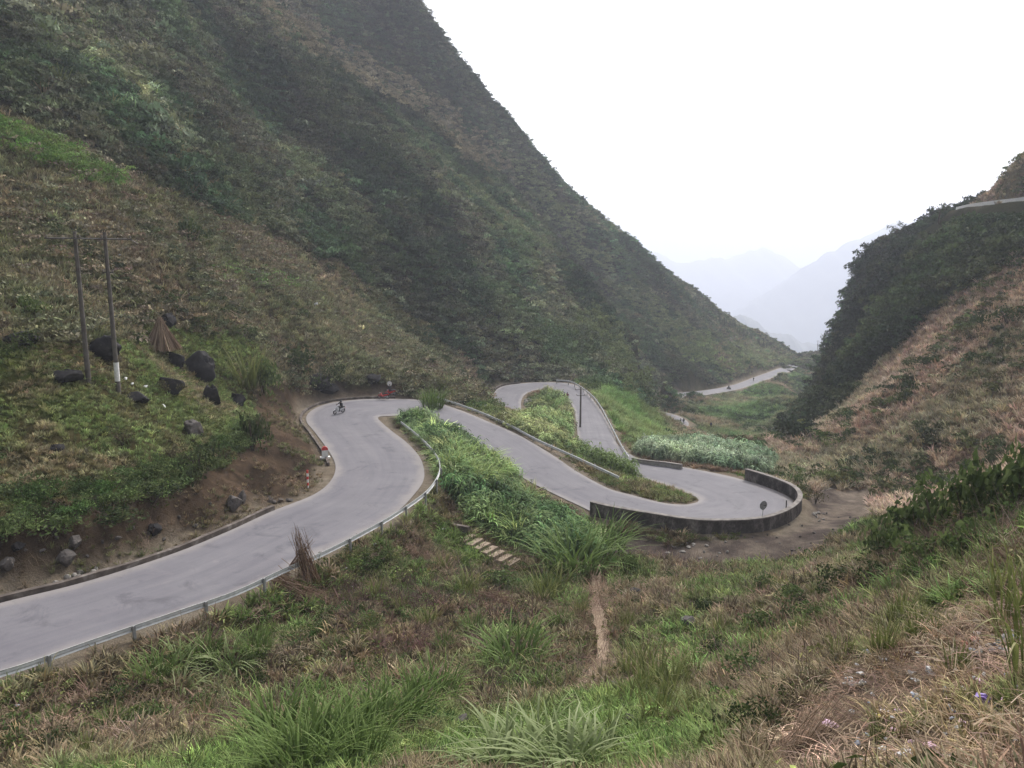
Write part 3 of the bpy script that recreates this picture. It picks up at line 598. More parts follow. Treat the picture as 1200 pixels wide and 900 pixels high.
put('field_grass', 'brown and olive grass tussocks on the left-hand field', 'grass', 'coarse', 90000, [2], 50, 190, .4, 1.2, (.130,.110,.072), (.104,.106,.058), jit=.32, power=.7, sc=8, seed=10, u1=640)
put('field_shrubs', 'dark low shrubs dotted over the left-hand field', 'shrubs', 'shrub', 16000, [2], 50, 190, .4, 1.3, (.040,.048,.022), (.072,.070,.036), power=.8, sc=9, seed=11, u1=640, thin=(9, .52, .66))
put('bank_grass', 'short bright green grass on the bank above the near road', 'grass', 'coarse', 56000, [3], 30, 122, .22, .6, (.100,.124,.048), (.130,.112,.066), jit=.36, lo=.40, hi=.6, power=.9, sc=5, seed=12, u1=420)
put('bank_herbs', 'low leafy weeds on the green bank', 'weeds', 'low', 16000, [3], 30, 122, .3, .8, (.050,.078,.024), (.082,.092,.034), power=.9, sc=4, seed=13, u1=420, thin=(6, .42, .62))
put('cut_weeds', 'thin dry weeds on the bare earth cut beside the road', 'weeds', 'coarse', 30000, [4], 30, 130, .15, .6, (.100,.078,.048), (.070,.076,.034), power=.8, sc=4, seed=14, u1=560, thin=(5, .38, .6), rd=(.9, 99))
put('scrub_grass', 'rough brown and green grass on the foreground slope', 'grass', 'coarse', 42000, [0], 27, 100, .25, 1.0, (.092,.074,.045), (.068,.096,.030), power=.75, sc=4.5, seed=15, jit=.36, lo=.46, hi=.66, rd=(1.2, 1e9), keep=lambda u, v, d, P: ~inpoly(u, v, [(684,652),(712,652),(716,700),(722,772),(695,812),(668,812),(692,770),(684,700)]))
put('scrub_weeds', 'low leafy weeds on the foreground slope', 'weeds', 'low', 26000, [0], 9, 100, .3, 1.0, (.040,.062,.020), (.088,.092,.034), power=.75, sc=3.5, seed=16, rd=(1.0, 1e9), thin=(7, .42, .6), keep=lambda u, v, d, P: ~inpoly(u, v, [(684,652),(712,652),(716,700),(722,772),(695,812),(668,812),(692,770),(684,700)]))
put('dry_stalks', 'dry fallen stalks lying over the foreground slope', 'stalks', 'stick', 14000, [0, 8], 8, 70, .35, 1.0, (.150,.112,.080), (.100,.070,.055), power=.7, sc=4, seed=17, thin=(6, .46, .64), rd=(1.5, 1e9), sink=-.05)
put('embankment_grass', 'green grass on the embankment below the far road', 'grass', 'tuft', 30000, [9], 130, 420, .7, 1.8, (.085,.130,.050), (.135,.105,.070), power=.3, sc=22, seed=18, u0=720, u1=1010, rd=(1.5, 1e9))
put('embankment_shrubs', 'green shrubs on the embankment below the far road', 'shrubs', 'shrub', 7000, [9], 130, 420, .5, 1.8, (.040,.066,.026), (.064,.084,.036), power=.3, sc=14, seed=19, u0=720, u1=1010, thin=(18, .42, .62), rd=(1.5, 1e9))
put('spur_grass', 'bright green tall grass on the spur beside the third bend', 'grass', 'tuft', 22000, [10], 110, 230, .7, 1.7, (.085,.135,.042), (.105,.130,.050), power=.6, sc=8, seed=20, u0=650, u1=830, rd=(1.2, 1e9))
put('scrub_twigs', 'tangled brown twigs and dead brush on the foreground slope', 'brush', 'twig', 11000, [0], 24, 75, .35, 1.0, (.080,.052,.040), (.140,.100,.072), power=.75, sc=4, seed=41, rd=(1.6, 1e9), thin=(6, .48, .64), sink=-.12)
put('cut_twigs', 'dead brown brush on the earth cut', 'brush', 'twig', 5000, [4], 30, 130, .3, .8, (.060,.042,.032), (.110,.080,.056), power=.8, sc=4, seed=42, u1=560, thin=(5, .46, .62), rd=(1.2, 99), sink=-.1)
put('near_grass', 'thin brown and green grass on the lowest foreground slope', 'grass', 'tuft', 16000, [0], 8.5, 30, .25, .9, (.092,.074,.045), (.068,.096,.030), power=.9, sc=4.5, seed=15, jit=.36, lo=.46, hi=.66)
put('field_tussocks', 'rounded brown tussocks and dry bushes on the left-hand field', 'tussocks', 'low', 22000, [2], 50, 190, .8, 2.2, (.110,.092,.062), (.084,.086,.050), power=.8, sc=7, seed=48, u1=640, thin=(8, .42, .6), jit=.22)
put('bank_edge_shrubs', 'dark leafy shrubs hanging along the top edge of the earth cut', 'shrubs', 'leafy', 9000, [2, 3, 4], 30, 90, .5, 1.2, (.034,.056,.018), (.070,.090,.034), power=.9, sc=4, seed=49, u1=420, jit=.35, keep=lambda u, v, d, P: inpoly(u, v, [(-80,588),(100,568),(200,542),(250,522),(290,490),(298,520),(262,545),(200,577),(100,606),(0,630),(-80,640)]))
BRUSH_AREA = [(395,690),(470,672),(560,690),(612,715),(600,745),(520,768),(440,775),(390,745)]  # outline of the patch of dark purple-brown twigs
put('purple_brush', 'dark brush and purple-brown stalks in the middle of the slope', 'brush', 'twig', 4500, [0], 25, 70, .4, 1.1, (.042,.026,.025), (.085,.050,.044), power=.8, sc=3, seed=50, rd=(1.6, 1e9), thin=(3, .40, .56), sink=-.12, u0=330, u1=660, keep=lambda u, v, d, P: inpoly(u + (fbm(P[:, 0], P[:, 1], 2, 5) - .5) * 60, v + (fbm(P[:, 0], P[:, 1], 2, 6) - .5) * 40, BRUSH_AREA))
put('dark_brush', 'patches of dark dead brush on the foreground slope', 'brush', 'twig', 9000, [0], 24, 75, .4, 1.1, (.040,.028,.024), (.075,.055,.044), power=.75, sc=3, seed=53, rd=(1.6, 1e9), thin=(5, .56, .66), sink=-.1)
put('foreground_herbs', 'dark green leafy herbs growing in patches on the foreground slope', 'herbs', 'leafy', 7000, [0], 10, 75, .3, .8, (.040,.066,.020), (.085,.105,.036), power=.75, sc=3, seed=51, rd=(1.2, 1e9), thin=(6, .52, .64), jit=.35, keep=lambda u, v, d, P: ~inpoly(u, v, [(684,652),(712,652),(716,700),(722,772),(695,812),(668,812),(692,770),(684,700)]))
# ------------------------------------------------------------------ object materials
rnd = random.Random(5)
galv = simple('galvanised_steel', [(.3, (.42,.43,.43)), (.7, (.62,.63,.62))], 3, .45, .5, .1); 
galv_d = simple('weathered_post_steel', [(.3, (.16,.165,.17)), (.7, (.30,.30,.29))], 5, .6, .4, .15)
conc = simple('concrete', [(.3, (.20,.185,.17)), (.7, (.34,.32,.30))], 2.5, .9, .2, .4, .02)
pole_c = simple('stained_concrete_pole', [(.3, (.075,.066,.060)), (.7, (.15,.135,.12))], 1.6, .9, .15, .3)
white_p = simple('white_paint', [(.3, (.55,.54,.52)), (.7, (.78,.77,.75))], 6, .7, .3, .1)
red_p = simple('red_paint', [(.3, (.42,.035,.035)), (.7, (.58,.06,.05))], 6, .6, .3, .1)
ceramic = simple('brown_ceramic', [(.3, (.10,.07,.055)), (.7, (.30,.27,.25))], 9, .35, .5, 0)
iron = simple('dark_iron', [(.3, (.035,.032,.030)), (.7, (.08,.07,.062))], 7, .6, .4, .2)
rock_b = simple('black_weathered_rock', [(.30, (.010,.009,.010)), (.6, (.026,.024,.025)), (.8, (.075,.068,.066))], 2.2, .9, .2, .8, .08, 9)
rock_g = simple('grey_rock', [(.25, (.045,.040,.038)), (.55, (.095,.084,.078)), (.8, (.19,.17,.155))], 2.5, .9, .2, .8, .06, 9)
rock_p = simple('pale_rubble', [(.25, (.13,.118,.105)), (.6, (.27,.25,.225)), (.85, (.40,.375,.34))], 2.5, .9, .2, .7, .05, 9)
stalk_m = plant('dry_stalks_material', [(0, (.11,.070,.045)), (.5, (.24,.165,.11)), (1, (.38,.29,.21))], transl=.1)
stalk_r = plant('red_brown_stalks_material', [(0, (.095,.055,.036)), (.5, (.25,.160,.108)), (1, (.42,.305,.220))], transl=.1)
grass_a = plant('elephant_grass_green', [(0, (.055,.052,.022)), (.28, (.070,.110,.028)), (.72, (.140,.205,.058)), (.93, (.210,.265,.100)), (1, (.360,.310,.170))])
grass_y = plant('elephant_grass_yellow_green', [(0, (.080,.062,.030)), (.3, (.100,.120,.036)), (.7, (.180,.205,.066)), (1, (.340,.300,.160))])
grass_p = plant('reed_pale_green', [(0, (.085,.115,.042)), (.5, (.190,.240,.095)), (1, (.360,.390,.220))])
leaf_d = plant('dark_shrub_leaf', [(0, (.020,.032,.012)), (.5, (.045,.066,.022)), (1, (.085,.105,.040))])
leaf_g = plant('green_shrub_leaf', [(0, (.040,.062,.020)), (.5, (.090,.130,.042)), (1, (.160,.205,.075))])
leaf_o = plant('olive_shrub_leaf', [(0, (.045,.042,.020)), (.5, (.085,.080,.036)), (1, (.140,.120,.062))])
leaf_r = plant('orange_red_leaf', [(0, (.20,.035,.015)), (.5, (.38,.075,.025)), (1, (.50,.16,.05))])
bark = simple('bark', [(.3, (.05,.038,.028)), (.7, (.12,.095,.072))], 9, .95, .1, .5)
P3 = lambda p: Vector((float(p[0]), float(p[1]), float(p[2])))
def gz(x, y): return float(ground(np.array([x]), np.array([y]))[0])

# ------------------------------------------------------------------ guard rails
prof = [(0, .155), (.03, .15), (.075, .09), (.035, .02), (.035, -.02), (.075, -.09), (.03, -.15), (0, -.155)]
def guardrail(pxs, z0, z1, label, side=1, post_mat=galv_d, spacing=4.0, mid=.58):
    n = len(pxs); P = np.array([at_z(u, v, z0 + (z1 - z0) * i / (n - 1) + mid) for i, (u, v) in enumerate(pxs)])
    P = resample(catmull(P, 8), spacing / 6); root = empty('guardrail', P3(P[0])); tag(root, label, 'guardrail', 'steel guardrails along the pass road'); o0 = root.location
    T = np.gradient(P, axis=0); T /= np.linalg.norm(T, axis=1)[:, None]; Nn = np.stack([T[:, 1], -T[:, 0], 0 * T[:, 0]], 1) * side
    for s in range(0, len(P) - 1, 6):
        e = min(s + 6, len(P) - 1); q = np.arange(s, e + 1); mb = MB(); V, F = [], []
        k = len(prof); lap = .0035 * ((s // 6) % 2)
        for i in q:
            for (a, b) in prof + [(x - .012, y) for x, y in prof[::-1]]: V.append(P[i] + Nn[i] * (a + lap) + np.array([0, 0, b]) - np.array(o0))
        m = 2 * k
        for i in range(len(q) - 1):
            for j in range(m): F.append((i * m + j, i * m + (j + 1) % m, (i + 1) * m + (j + 1) % m, (i + 1) * m + j))
        mb.add(V, F).build('rail_panel', galv, root, 40)
        c = P[s]; g = min(gz(c[0], c[1]), c[2] - .45); mb = MB(); b = P3(c - Nn[s] * .12) - o0; ang_ = math.atan2(T[s, 1], T[s, 0])
        mb.box((b.x, b.y, (g - .25 + c[2] + .2) / 2 - o0.z), (.13, .13, c[2] + .2 - g + .25), (0, 0, ang_)); mb.box(tuple(P3(c - Nn[s] * .035) - o0), (.16, .065, .2), (0, 0, ang_))
        mb.build('post', post_mat, root)
    return root
guardrail([(-60,812),(0,790),(33,780),(100,756),(167,733),(217,716),(277,695),(333,669),(383,647),(433,621),(467,601),(500,577),(514,557),(515,542),(506,527),(490,511),(470,495)], -18.7, -21.25, 'long steel guardrail along the outer edge of the near bend', -1)
guardrail([(513,466),(540,475),(567,485),(600,500),(630,516),(670,534),(700,548),(726,560)], -21.75, -23.95, 'pale steel guardrail along the far edge of the middle road', 1)
guardrail([(652,445.5),(670,447.5),(690,460.5),(703,475),(715,497),(727,520),(737,536)], -29.1, -26.1, 'curved steel guardrail around the outside of the third bend', 1)

# ------------------------------------------------------------------ parapet wall round the second hairpin
wallm, t, b = nodes('blackened_wall', .95, .1)
tc = N(t, 'ShaderNodeTexCoord'); mp = N(t, 'ShaderNodeMapping'); mp.inputs['Scale'].default_value = (.9, .9, .5); t.links.new(tc.outputs['Object'], mp.inputs[0])
n1_, r1_ = noise_col(t, [(.30, (.030,.027,.027)), (.50, (.075,.066,.062)), (.64, (.18,.16,.15)), (.8, (.32,.29,.27))], 1.1, 9, .7, mp.outputs[0]); n2_, r2_ = noise_col(t, [(.3, (.6,.6,.6)), (.7, (1.4,1.4,1.4))], 5, 6, .7, tc.outputs['Object'])
t.links.new(mix(t, r1_.outputs[0], r2_.outputs[0], 1.0, 'MULTIPLY'), b.inputs['Base Color']); bump(t, b, n2_.outputs['Fac'], .6, .05)
capm = simple('wall_coping_concrete', [(.3, (.10,.088,.080)), (.7, (.26,.235,.215))], 1.5, .9, .2, .5, .03)
def wall(name, path, thick, top, foot, mat, label, cat, seg=3.0, cap=True, out=1, group=None, capmat=None):
    P = resample(path, .5); T = np.gradient(P, axis=0); T /= np.linalg.norm(T[:, :2], axis=1)[:, None]; Nn = np.stack([T[:, 1], -T[:, 0], 0 * T[:, 0]], 1) * out
    root = empty(name, P3(P[0])); tag(root, label, cat, group); o = np.array(root.location); st = max(1, int(seg / .5))
    for s in range(0, len(P) - 1, st):
        e = min(s + st, len(P) - 1); q = np.arange(s, e + 1); V, F, V2 = [], [], []
        w_ = (rnd.random() - .5) * .03
        for j, i in enumerate(q):
            sh = T[i] * (.012 if j == 0 else (-.012 if j == len(q) - 1 else 0)); a, b_ = P[i] + sh - o, P[i] + sh + Nn[i] * thick - o; zt = top + w_
            fz = min(gz(*(P[i] + Nn[i] * (thick + .25))[:2]), gz(*P[i][:2]), P[i][2]) - foot - o[2]
            V += [(a[0], a[1], fz), (b_[0] + Nn[i][0] * .06, b_[1] + Nn[i][1] * .06, fz), (b_[0], b_[1], b_[2] + zt), (a[0], a[1], a[2] + zt)]
            ov = .04; V2 += [(a[0] - Nn[i][0] * ov, a[1] - Nn[i][1] * ov, a[2] + zt + .003), (b_[0] + Nn[i][0] * ov, b_[1] + Nn[i][1] * ov, b_[2] + zt + .003), (b_[0] + Nn[i][0] * ov, b_[1] + Nn[i][1] * ov, b_[2] + zt + .1), (a[0] - Nn[i][0] * ov, a[1] - Nn[i][1] * ov, a[2] + zt + .1)]
        for j in range(len(q) - 1):
            for k in range(4): F.append((j * 4 + k, j * 4 + (k + 1) % 4, j * 4 + 4 + (k + 1) % 4, j * 4 + 4 + k))
        F += [(3, 2, 1, 0), tuple(len(q) * 4 - 4 + k for k in range(4))]
        MB().add(V, F).build('wall_panel', mat, root)
        if cap: MB().add(V2, F).build('coping', capmat or capm, root)
    return root
per = 8; iR = lambda k: (k + 5) * per          # index of pair k in the edges of the main road (one extra pair in front)
pth = np.vstack([EA[1][iR(22) + 6:iR(32) + 3]])
wp = resample(pth, .5); tt = np.gradient(wp, axis=0); tt /= np.linalg.norm(tt[:, :2], axis=1)[:, None]; wp = wp + np.stack([tt[:, 1], -tt[:, 0], 0 * tt[:, 0]], 1) * .25
wall('parapet_wall', wp, .38, 1.12, .25, wallm, 'curved blackened concrete parapet wall around the second hairpin', 'wall', 6.5)
pth = np.array([at_z(u, v, z) for u, v, z in [(742,541,-26),(757,543.5,-25.8),(780,546,-25.5),(800,549,-25.3)]])
wall('low_wall', resample(pth, .5), .3, .45, .3, conc, 'low concrete barrier in front of the cane field', 'wall', 4, True)
wall('masonry_wall', resample(np.array([at_d(u, v, d) for u, v, d in [(566,462,171),(575,450,175),(590,444,179),(615,441,181),(640,440,182),(660,441,181)]]) - (0, 0, .6), .5), .6, 2.6, 1.5, simple('dark_masonry', [(.3, (.035,.033,.034)), (.55, (.085,.080,.080)), (.75, (.15,.14,.14))], 2.6, .95, .1, .9, .1, 9), 'dark stone retaining wall at the mountain foot behind the third bend', 'wall', 5, False, -1)
pc = resample(EC[1][4:], 1.0) + (0, 0, .02)
wall('roadside_parapet', pc, .3, .75, .4, white_p, 'pale parapet along the road cut into the right-hand hill', 'wall', 4, False, 1)

# ------------------------------------------------------------------ kerbs
kerbm = simple('dirty_kerb_concrete', [(.3, (.055,.045,.040)), (.55, (.12,.10,.088)), (.75, (.27,.24,.22))], 1.2, .95, .1, .5, .03)
def kerb(path, off, h, w, out, label, mat=kerbm):
    P = resample(path, .5); T = np.gradient(P, axis=0); T /= np.linalg.norm(T[:, :2], axis=1)[:, None]; Nn = np.stack([T[:, 1], -T[:, 0], 0 * T[:, 0]], 1) * out; V, F = [], []
    for i in range(len(P)):
        a, b_ = P[i] + Nn[i] * off, P[i] + Nn[i] * (off + w); hh = h * (.85 + .3 * vnoise(np.array([i * .23]), np.array([3.3]), 4)[0]); V += [a + (0, 0, -.3), b_ + (0, 0, -.3), b_ + (0, 0, hh), a + (.0, 0, hh - .03)]
    for j in range(len(P) - 1):
        for k in range(4): F.append((j * 4 + k, j * 4 + (k + 1) % 4, j * 4 + 4 + (k + 1) % 4, j * 4 + 4 + k))
    F += [(3, 2, 1, 0), tuple(len(P) * 4 - 4 + k for k in range(4))]
    return tag(MB().add(V, F).build('kerb', mat), label, kind='structure')
kerb(EA[0][0:iR(4) + 2], .12, .32, .28, -1, 'dark concrete drain kerb under the earth cut')
kerb(EA[0][iR(7):iR(14) + 4], .55, .30, .26, -1, 'concrete drain kerb on the inside of the first bend')
kerb(EA[1][iR(44):iR(47)], .12, .35, .25, 1, 'reddish kerb round the outside of the third bend')

# ------------------------------------------------------------------ utility poles
def utility_frame():
    b1, b2 = hit(104, 448), hit(139, 460); d1, d2 = pix(b1)[2], pix(b2)[2]; h1, h2 = 170 / FPX * d1 * 1.02, 181 / FPX * d2 * 1.02
    root = empty('utility_pole', P3(b1)); o = root.location; tag(root, 'twin concrete utility poles joined by one crossarm on the grassy bank', 'utility pole')
    A, B = P3(b1) - o, P3(b2) - o
    for p, h in ((A, h1), (B, h2)):
        MB().tube([p + Vector((0, 0, -.6)), p + Vector((0, 0, h * .5)), p + Vector((0, 0, h))], [.2, .165, .13], 12).build('pole', pole_c, root, 40)
    za = A.z + h1 - .55; zb = B.z + h2 - .55; d = (B - A); d.z = 0; L = d.length; d.normalize()
    a = Vector((A.x, A.y, za)) - d * (L * 1.0 + .0); b_ = Vector((B.x, B.y, zb)) + d * (L * .9); yoff = Vector((d.y, -d.x, 0)) * .19
    MB().tube([a + yoff, b_ + yoff], .07, 6).build('crossarm', iron, root)
    for f in (0.02, .33, .38, .64, .69, .98):
        p = a.lerp(b_, f) + yoff; MB().tube([p, p + Vector((0, 0, .12))], .02, 6).build('insulator_pin', iron, root)
        q = MB(); [q.disc(p + Vector((0, 0, .14 + k * .07)), (0, 0, 1), .085 - .012 * k, .05, 10) for k in range(3)]; q.build('insulator', ceramic, root)
    p = a.lerp(b_, .98) + yoff; MB().tube([p, p + d * .6 + Vector((0, 0, -.35))], .045, 6).build('arm_end', ceramic, root)
    zc = B.z + h2 * .755; MB().box((B.x, B.y, zc), (.75, .12, .1), (0, 0, .3)).build('lower_bracket', iron, root)
    for k in (-1, 1): MB().disc((B.x + k * .33, B.y + k * .1, zc + .14), (0, 0, 1), .07, .16, 10).build('insulator', ceramic, root)
    MB().tube([Vector((B.x, B.y, B.z + .95)), Vector((B.x, B.y, B.z + 2.5))], .2, 12).build('white_band', white_p, root, 40)
    m = a.lerp(b_, .36) + yoff * 1.2; MB().tube([m, m + Vector((0, 0, -.35)), m + Vector((0, .0, -4.5))], .012, 4).build('drop_wire', iron, root)
utility_frame()
def small_pole(u, v, hpx, label, arms=2):
    b_ = hit(u, v); h = hpx / FPX * pix(b_)[2]; root = empty('utility_pole', P3(b_)); tag(root, label, 'utility pole')
    MB().tube([(0, 0, -.5), (0, 0, h)], [.17, .11], 8).build('pole', pole_c, root, 40)
    for k in range(arms):
        z = h - .35 - k * .9; MB().box((0, -.16, z), (1.8 - .5 * k, .06, .06), (0, 0, .12)).build('crossarm', iron, root)
        for x in (-.85, 0, .85): MB().disc((x * (1 - .25 * k), -.16 + x * .12, z + .13), (0, 0, 1), .06, .16, 8).build('insulator', ceramic, root)
small_pole(680, 501, 48, 'dark utility pole with crossarms on the island inside the third bend')
small_pole(957, 423, 24, 'faint thin pole at the far end of the valley road', 1)

# ------------------------------------------------------------------ rocks
def rock_mesh(name, mat, seed, sub=4, rough=.42, flat=5):
    bm = bmesh.new(); bmesh.ops.create_icosphere(bm, subdivisions=sub, radius=1); g = random.Random(seed); from mathutils import noise as mn
    pl = [(Vector((g.gauss(0, 1), g.gauss(0, 1), g.gauss(.2, .8))).normalized(), g.uniform(.55, .8)) for _ in range(flat + 3)]; off = Vector((seed * 3.7, seed * 1.3, 0))
    for v in bm.verts:
        p = v.co.copy(); p *= 1 + rough * mn.noise(p * 1.1 + off) + rough * .5 * mn.noise(p * 2.6 + off) + rough * .3 * mn.noise(p * 5 + off) + rough * .14 * mn.noise(p * 12 + off)
        for n_, d_ in pl:
            e = p.dot(n_) - d_
            if e > 0: p -= n_ * e * .85
        v.co = p
    me = bpy.data.meshes.new(name); bm.to_mesh(me); bm.free(); me.materials.append(mat); me.polygons.foreach_set('use_smooth', [True] * len(me.polygons)); me.set_sharp_from_angle(angle=R(35)); return me
RB = [rock_mesh('boulder', rock_b, k) for k in range(5)]; RG = [rock_mesh('rock', rock_g, 10 + k) for k in range(5)]; RP = [rock_mesh('stone', rock_p, 20 + k, 2) for k in range(4)]
def rock(u, v, wpx, hpx, label, me, name='boulder', cat='boulder', group=None, dpt=1.0, sink=.42):
    b_ = hit(u, v); m = pix(b_)[2] / FPX
    if group and field(RD, b_[:1], b_[1:2])[0] < .7: return None
    o = link(bpy.data.objects.new(name, me)); w, h = wpx * m / 2, hpx * m / 2
    o.scale = (w * .98, w * dpt * .95, h * 1.15); o.location = (b_[0], b_[1] + w * .3, b_[2] + h * (1 - sink)); o.rotation_euler = (0, 0, rnd.uniform(0, 6.28) if wpx < 30 else rnd.uniform(-.4, .4)); return tag(o, label, cat, group)
rock(232,441,38,33,'largest black boulder on the bank, below the cone of stalks',RB[0])
rock(205,428,22,18,'black boulder half hidden left of the largest boulder',RB[1])
rock(247,473,24,26,'upright black boulder standing below the largest boulder',RB[2])
rock(195,381,20,18,'black boulder behind the cone-shaped stalk stack',RB[3])
rock(120,420,34,30,'broad dark boulder between the twin utility poles',RB[4])
rock(197,459,32,20,'low dark boulder overgrown with brown grass beside the upright boulder',RB[1])
rock(278,475,20,18,'small black boulder at the edge of the earth cut',RB[3])
rock(160,472,28,14,'flat dark boulder in the grass below the twin poles',RB[0])
rock(226,508,26,18,'flat grey rock slab sticking out above the earth cut',RG[0])
rock(75,447,40,16,'low dark boulder left of the twin poles',RB[2])
rock(20,405,36,18,'dark boulder in the brown grass at the edge of the bank',RB[4])
rock(65,528,18,9,'small dark rock in the green grass of the bank',RB[1],'rock','rock')
rock(272,597,24,20,'grey rock lodged in the bare earth cut',RG[1],'rock','rock')
rock(283,588,12,14,'pointed grey rock behind the lodged rock in the cut',RG[2],'rock','rock')
rock(75,662,22,18,'grey rock lying at the foot of the cut near the stone row',RG[3],'rock','rock')
rock(87,641,18,14,'pinkish grey rock above the stone row',RG[4],'rock','rock')
rock(178,626,20,14,'dark rock half buried in the middle of the cut',RB[2],'rock','rock')
rock(5,668,20,14,'grey rock in the cut beside the frame of brown weeds',RG[0],'rock','rock')
rock(370,453,34,16,'black rock outcrop in the cut above the first bend',RB[0],'rock','rock')
rock(385,460,22,12,'black rock at the foot of the cut above the first bend',RB[3],'rock','rock')
rock(437,449,26,12,'black rock outcrop behind the red motorbikes',RB[2],'rock','rock')
rock(540,856,26,17,'rounded grey rock among the tall grass clumps',RG[1])
rock(577,828,20,15,'dark rock between two tall grass clumps',RB[4],'rock','rock')
rock(722,815,28,16,'flat grey rock beside the dirt footpath end',RG[2],'rock','rock')
rock(735,858,20,24,'upright pale grey rock below the footpath',RG[3],'rock','rock')
rock(808,735,24,15,'dark grey rock in the weeds right of the footpath',RG[4],'rock','rock')
rock(745,700,22,11,'dark flat rock right of the footpath',RB[1],'rock','rock')
rock(690,878,24,12,'low grey rock at the foot of the pale reeds',RG[0],'rock','rock')
rock(20,645,16,10,'small dark rock under the leafy edge of the bank',RB[0],'rock','rock')
for k in range(14): rock(66 + k * 3.6 + rnd.uniform(-1, 1), 684 - k * 1.1 + rnd.uniform(-3, 4), rnd.uniform(5, 10), rnd.uniform(4, 7), 'pale stone in the row laid along the drain kerb', RP[k % 4], 'stone', 'stone', 'pale stones beside the drain kerb')
for k in range(9): rock(rnd.uniform(608, 626), rnd.uniform(462, 474), rnd.uniform(4, 8), rnd.uniform(3, 6), 'pale rubble block heaped inside the third bend', RP[k % 4], 'stone', 'stone', 'rubble inside the third bend')
for k in range(7): rock(rnd.uniform(564, 574), rnd.uniform(464, 480), rnd.uniform(3, 5), rnd.uniform(2, 4), 'pale rubble stone outside the third bend kerb', RP[k % 4], 'stone', 'stone', 'rubble outside the third bend')
for k in range(16): rock(rnd.uniform(770, 860), rnd.uniform(636, 656), rnd.uniform(3, 7), rnd.uniform(1.5, 3.5), 'pale flat stone in the dirt below the parapet wall', RP[k % 4], 'stone', 'stone', 'pale stones below the parapet wall')
for k in range(40): rock(rnd.uniform(860, 1010), rnd.uniform(600, 650), rnd.uniform(2, 5), rnd.uniform(1, 3), 'small grey stone strewn over the dirt yard outside the wall', RG[k % 5], 'stone', 'stone', 'small stones on the dirt yard')
for k in range(7): rock(rnd.uniform(950, 972), rnd.uniform(602, 612), rnd.uniform(3, 7), rnd.uniform(2, 4), 'pale stone scrap outside the end of the hairpin', RP[k % 4], 'stone', 'stone', 'stones outside the hairpin end')
for k in range(14): rock((lambda u: u)(30 + k * 18), np.interp(30 + k * 18, [0, 100, 200, 270], [640, 625, 605, 580]) + rnd.uniform(0, 30), rnd.uniform(4, 9), rnd.uniform(3, 6), 'loose brown stone scattered over the bare earth cut', RG[k % 5], 'stone', 'stone', 'loose stones on the cut')
for k in range(10): rock(rnd.uniform(312, 350), rnd.uniform(583, 600), rnd.uniform(4, 10), rnd.uniform(3, 6), 'clod of orange earth slumped over the drain', RG[k % 5], 'earth_clod', 'clod', 'slumped earth at the drain')

# ------------------------------------------------------------------ stalk stacks
def stalk_mesh(name, ends, mat, r=.018):
    mb = MB(); LV = []
    for a, b_ in ends:
        a, b_ = Vector(a), Vector(b_); m = a.lerp(b_, .5) + Vector((rnd.gauss(0, .04), rnd.gauss(0, .04), rnd.gauss(0, .03))); n0 = len(mb.v); mb.tube([a, m, b_], [r, r * .85, r * .4], 4, cap=False); LV += [rnd.random()] * (len(mb.v) - n0)
    return with_leaf(mb.mesh(name, mat), LV)
def cone_stack(u, v, wpx, hpx, label):
    b_ = hit(u, v); m = pix(b_)[2] / FPX; w, h = wpx * m / 2, hpx * m; E = []
    for k in range(300):
        a = rnd.uniform(0, 6.28); r = w * rnd.uniform(.75, 1.08); E.append(((math.cos(a) * r, math.sin(a) * r, rnd.uniform(-.1, .15)), (math.cos(a + .4) * rnd.uniform(0, .22) + rnd.gauss(0, .06), rnd.gauss(0, .1), h * rnd.uniform(.88, 1.05))))
    o = link(bpy.data.objects.new('stalk_stack', stalk_mesh('stalk_stack', E, stalk_m, .03))); o.location = P3(b_); tag(o, label, 'stalk stack')
cone_stack(190, 410, 42, 37, 'cone-shaped stack of dry maize stalks standing on the green bank')
def bundle(a, b_, n, w0, w1, label, mat=stalk_r, r=.016, name='stalk_bundle', bindf=.55):
    a, b_ = P3(a), P3(b_); ax = (b_ - a).normalized(); s1 = ax.cross(Vector((0, 0, 1))).normalized() if abs(ax.z) < .95 else Vector((1, 0, 0)); s2 = ax.cross(s1); E = []
    for k in range(n):
        p, q = rnd.gauss(0, .5), rnd.gauss(0, .5); e = rnd.uniform(.45, 1.12); E.append(((s1 * p + s2 * q) * w0 * rnd.uniform(.7, 1.3) + (b_ - a) * rnd.uniform(-.06, .12), (b_ - a) * e + (s1 * (p * .6 + rnd.gauss(0, .8)) + s2 * (q * .6 + rnd.gauss(0, .7))) * w1))
    o = link(bpy.data.objects.new(name, stalk_mesh(name, E, mat, r))); o.location = a; tag(o, label, 'stalk bundle')
    c = (b_ - a) * bindf
    if bindf: MB().ring(c, ax, (w0 * (1 - bindf) + w1 * bindf) * .95, .025, 14, 5).build('tie', stalk_m, o); return o
g1 = hit(366, 684); d1 = pix(g1)[2]; top = at_d(347, 622, g1[1] - .2)
bundle(g1 + (0, 0, .1), top, 130, .75, .26, 'upright red-brown stalk bundle leaning on the near guardrail', bindf=.6)
g0 = at_d(338, 668, g1[1] + .6); bundle(g0, at_d(365, 633, g1[1] - .3), 26, .10, .16, 'thin crossed stalk bundle propped on the upright bundle', bindf=.4)
ga, gb = hit(322, 684), hit(388, 716); bundle(ga + (0, 0, .35), gb + (0, 0, .3), 130, .7, .55, 'fallen stalk bundle lying on the slope below the guardrail')
ga, gb = hit(262, 372), hit(288, 387); bundle(ga + (0, 0, .4), gb + (0, 0, .3), 70, .5, .4, 'pale fallen stalk sheaf on the field above the boulders', stalk_m, .03)
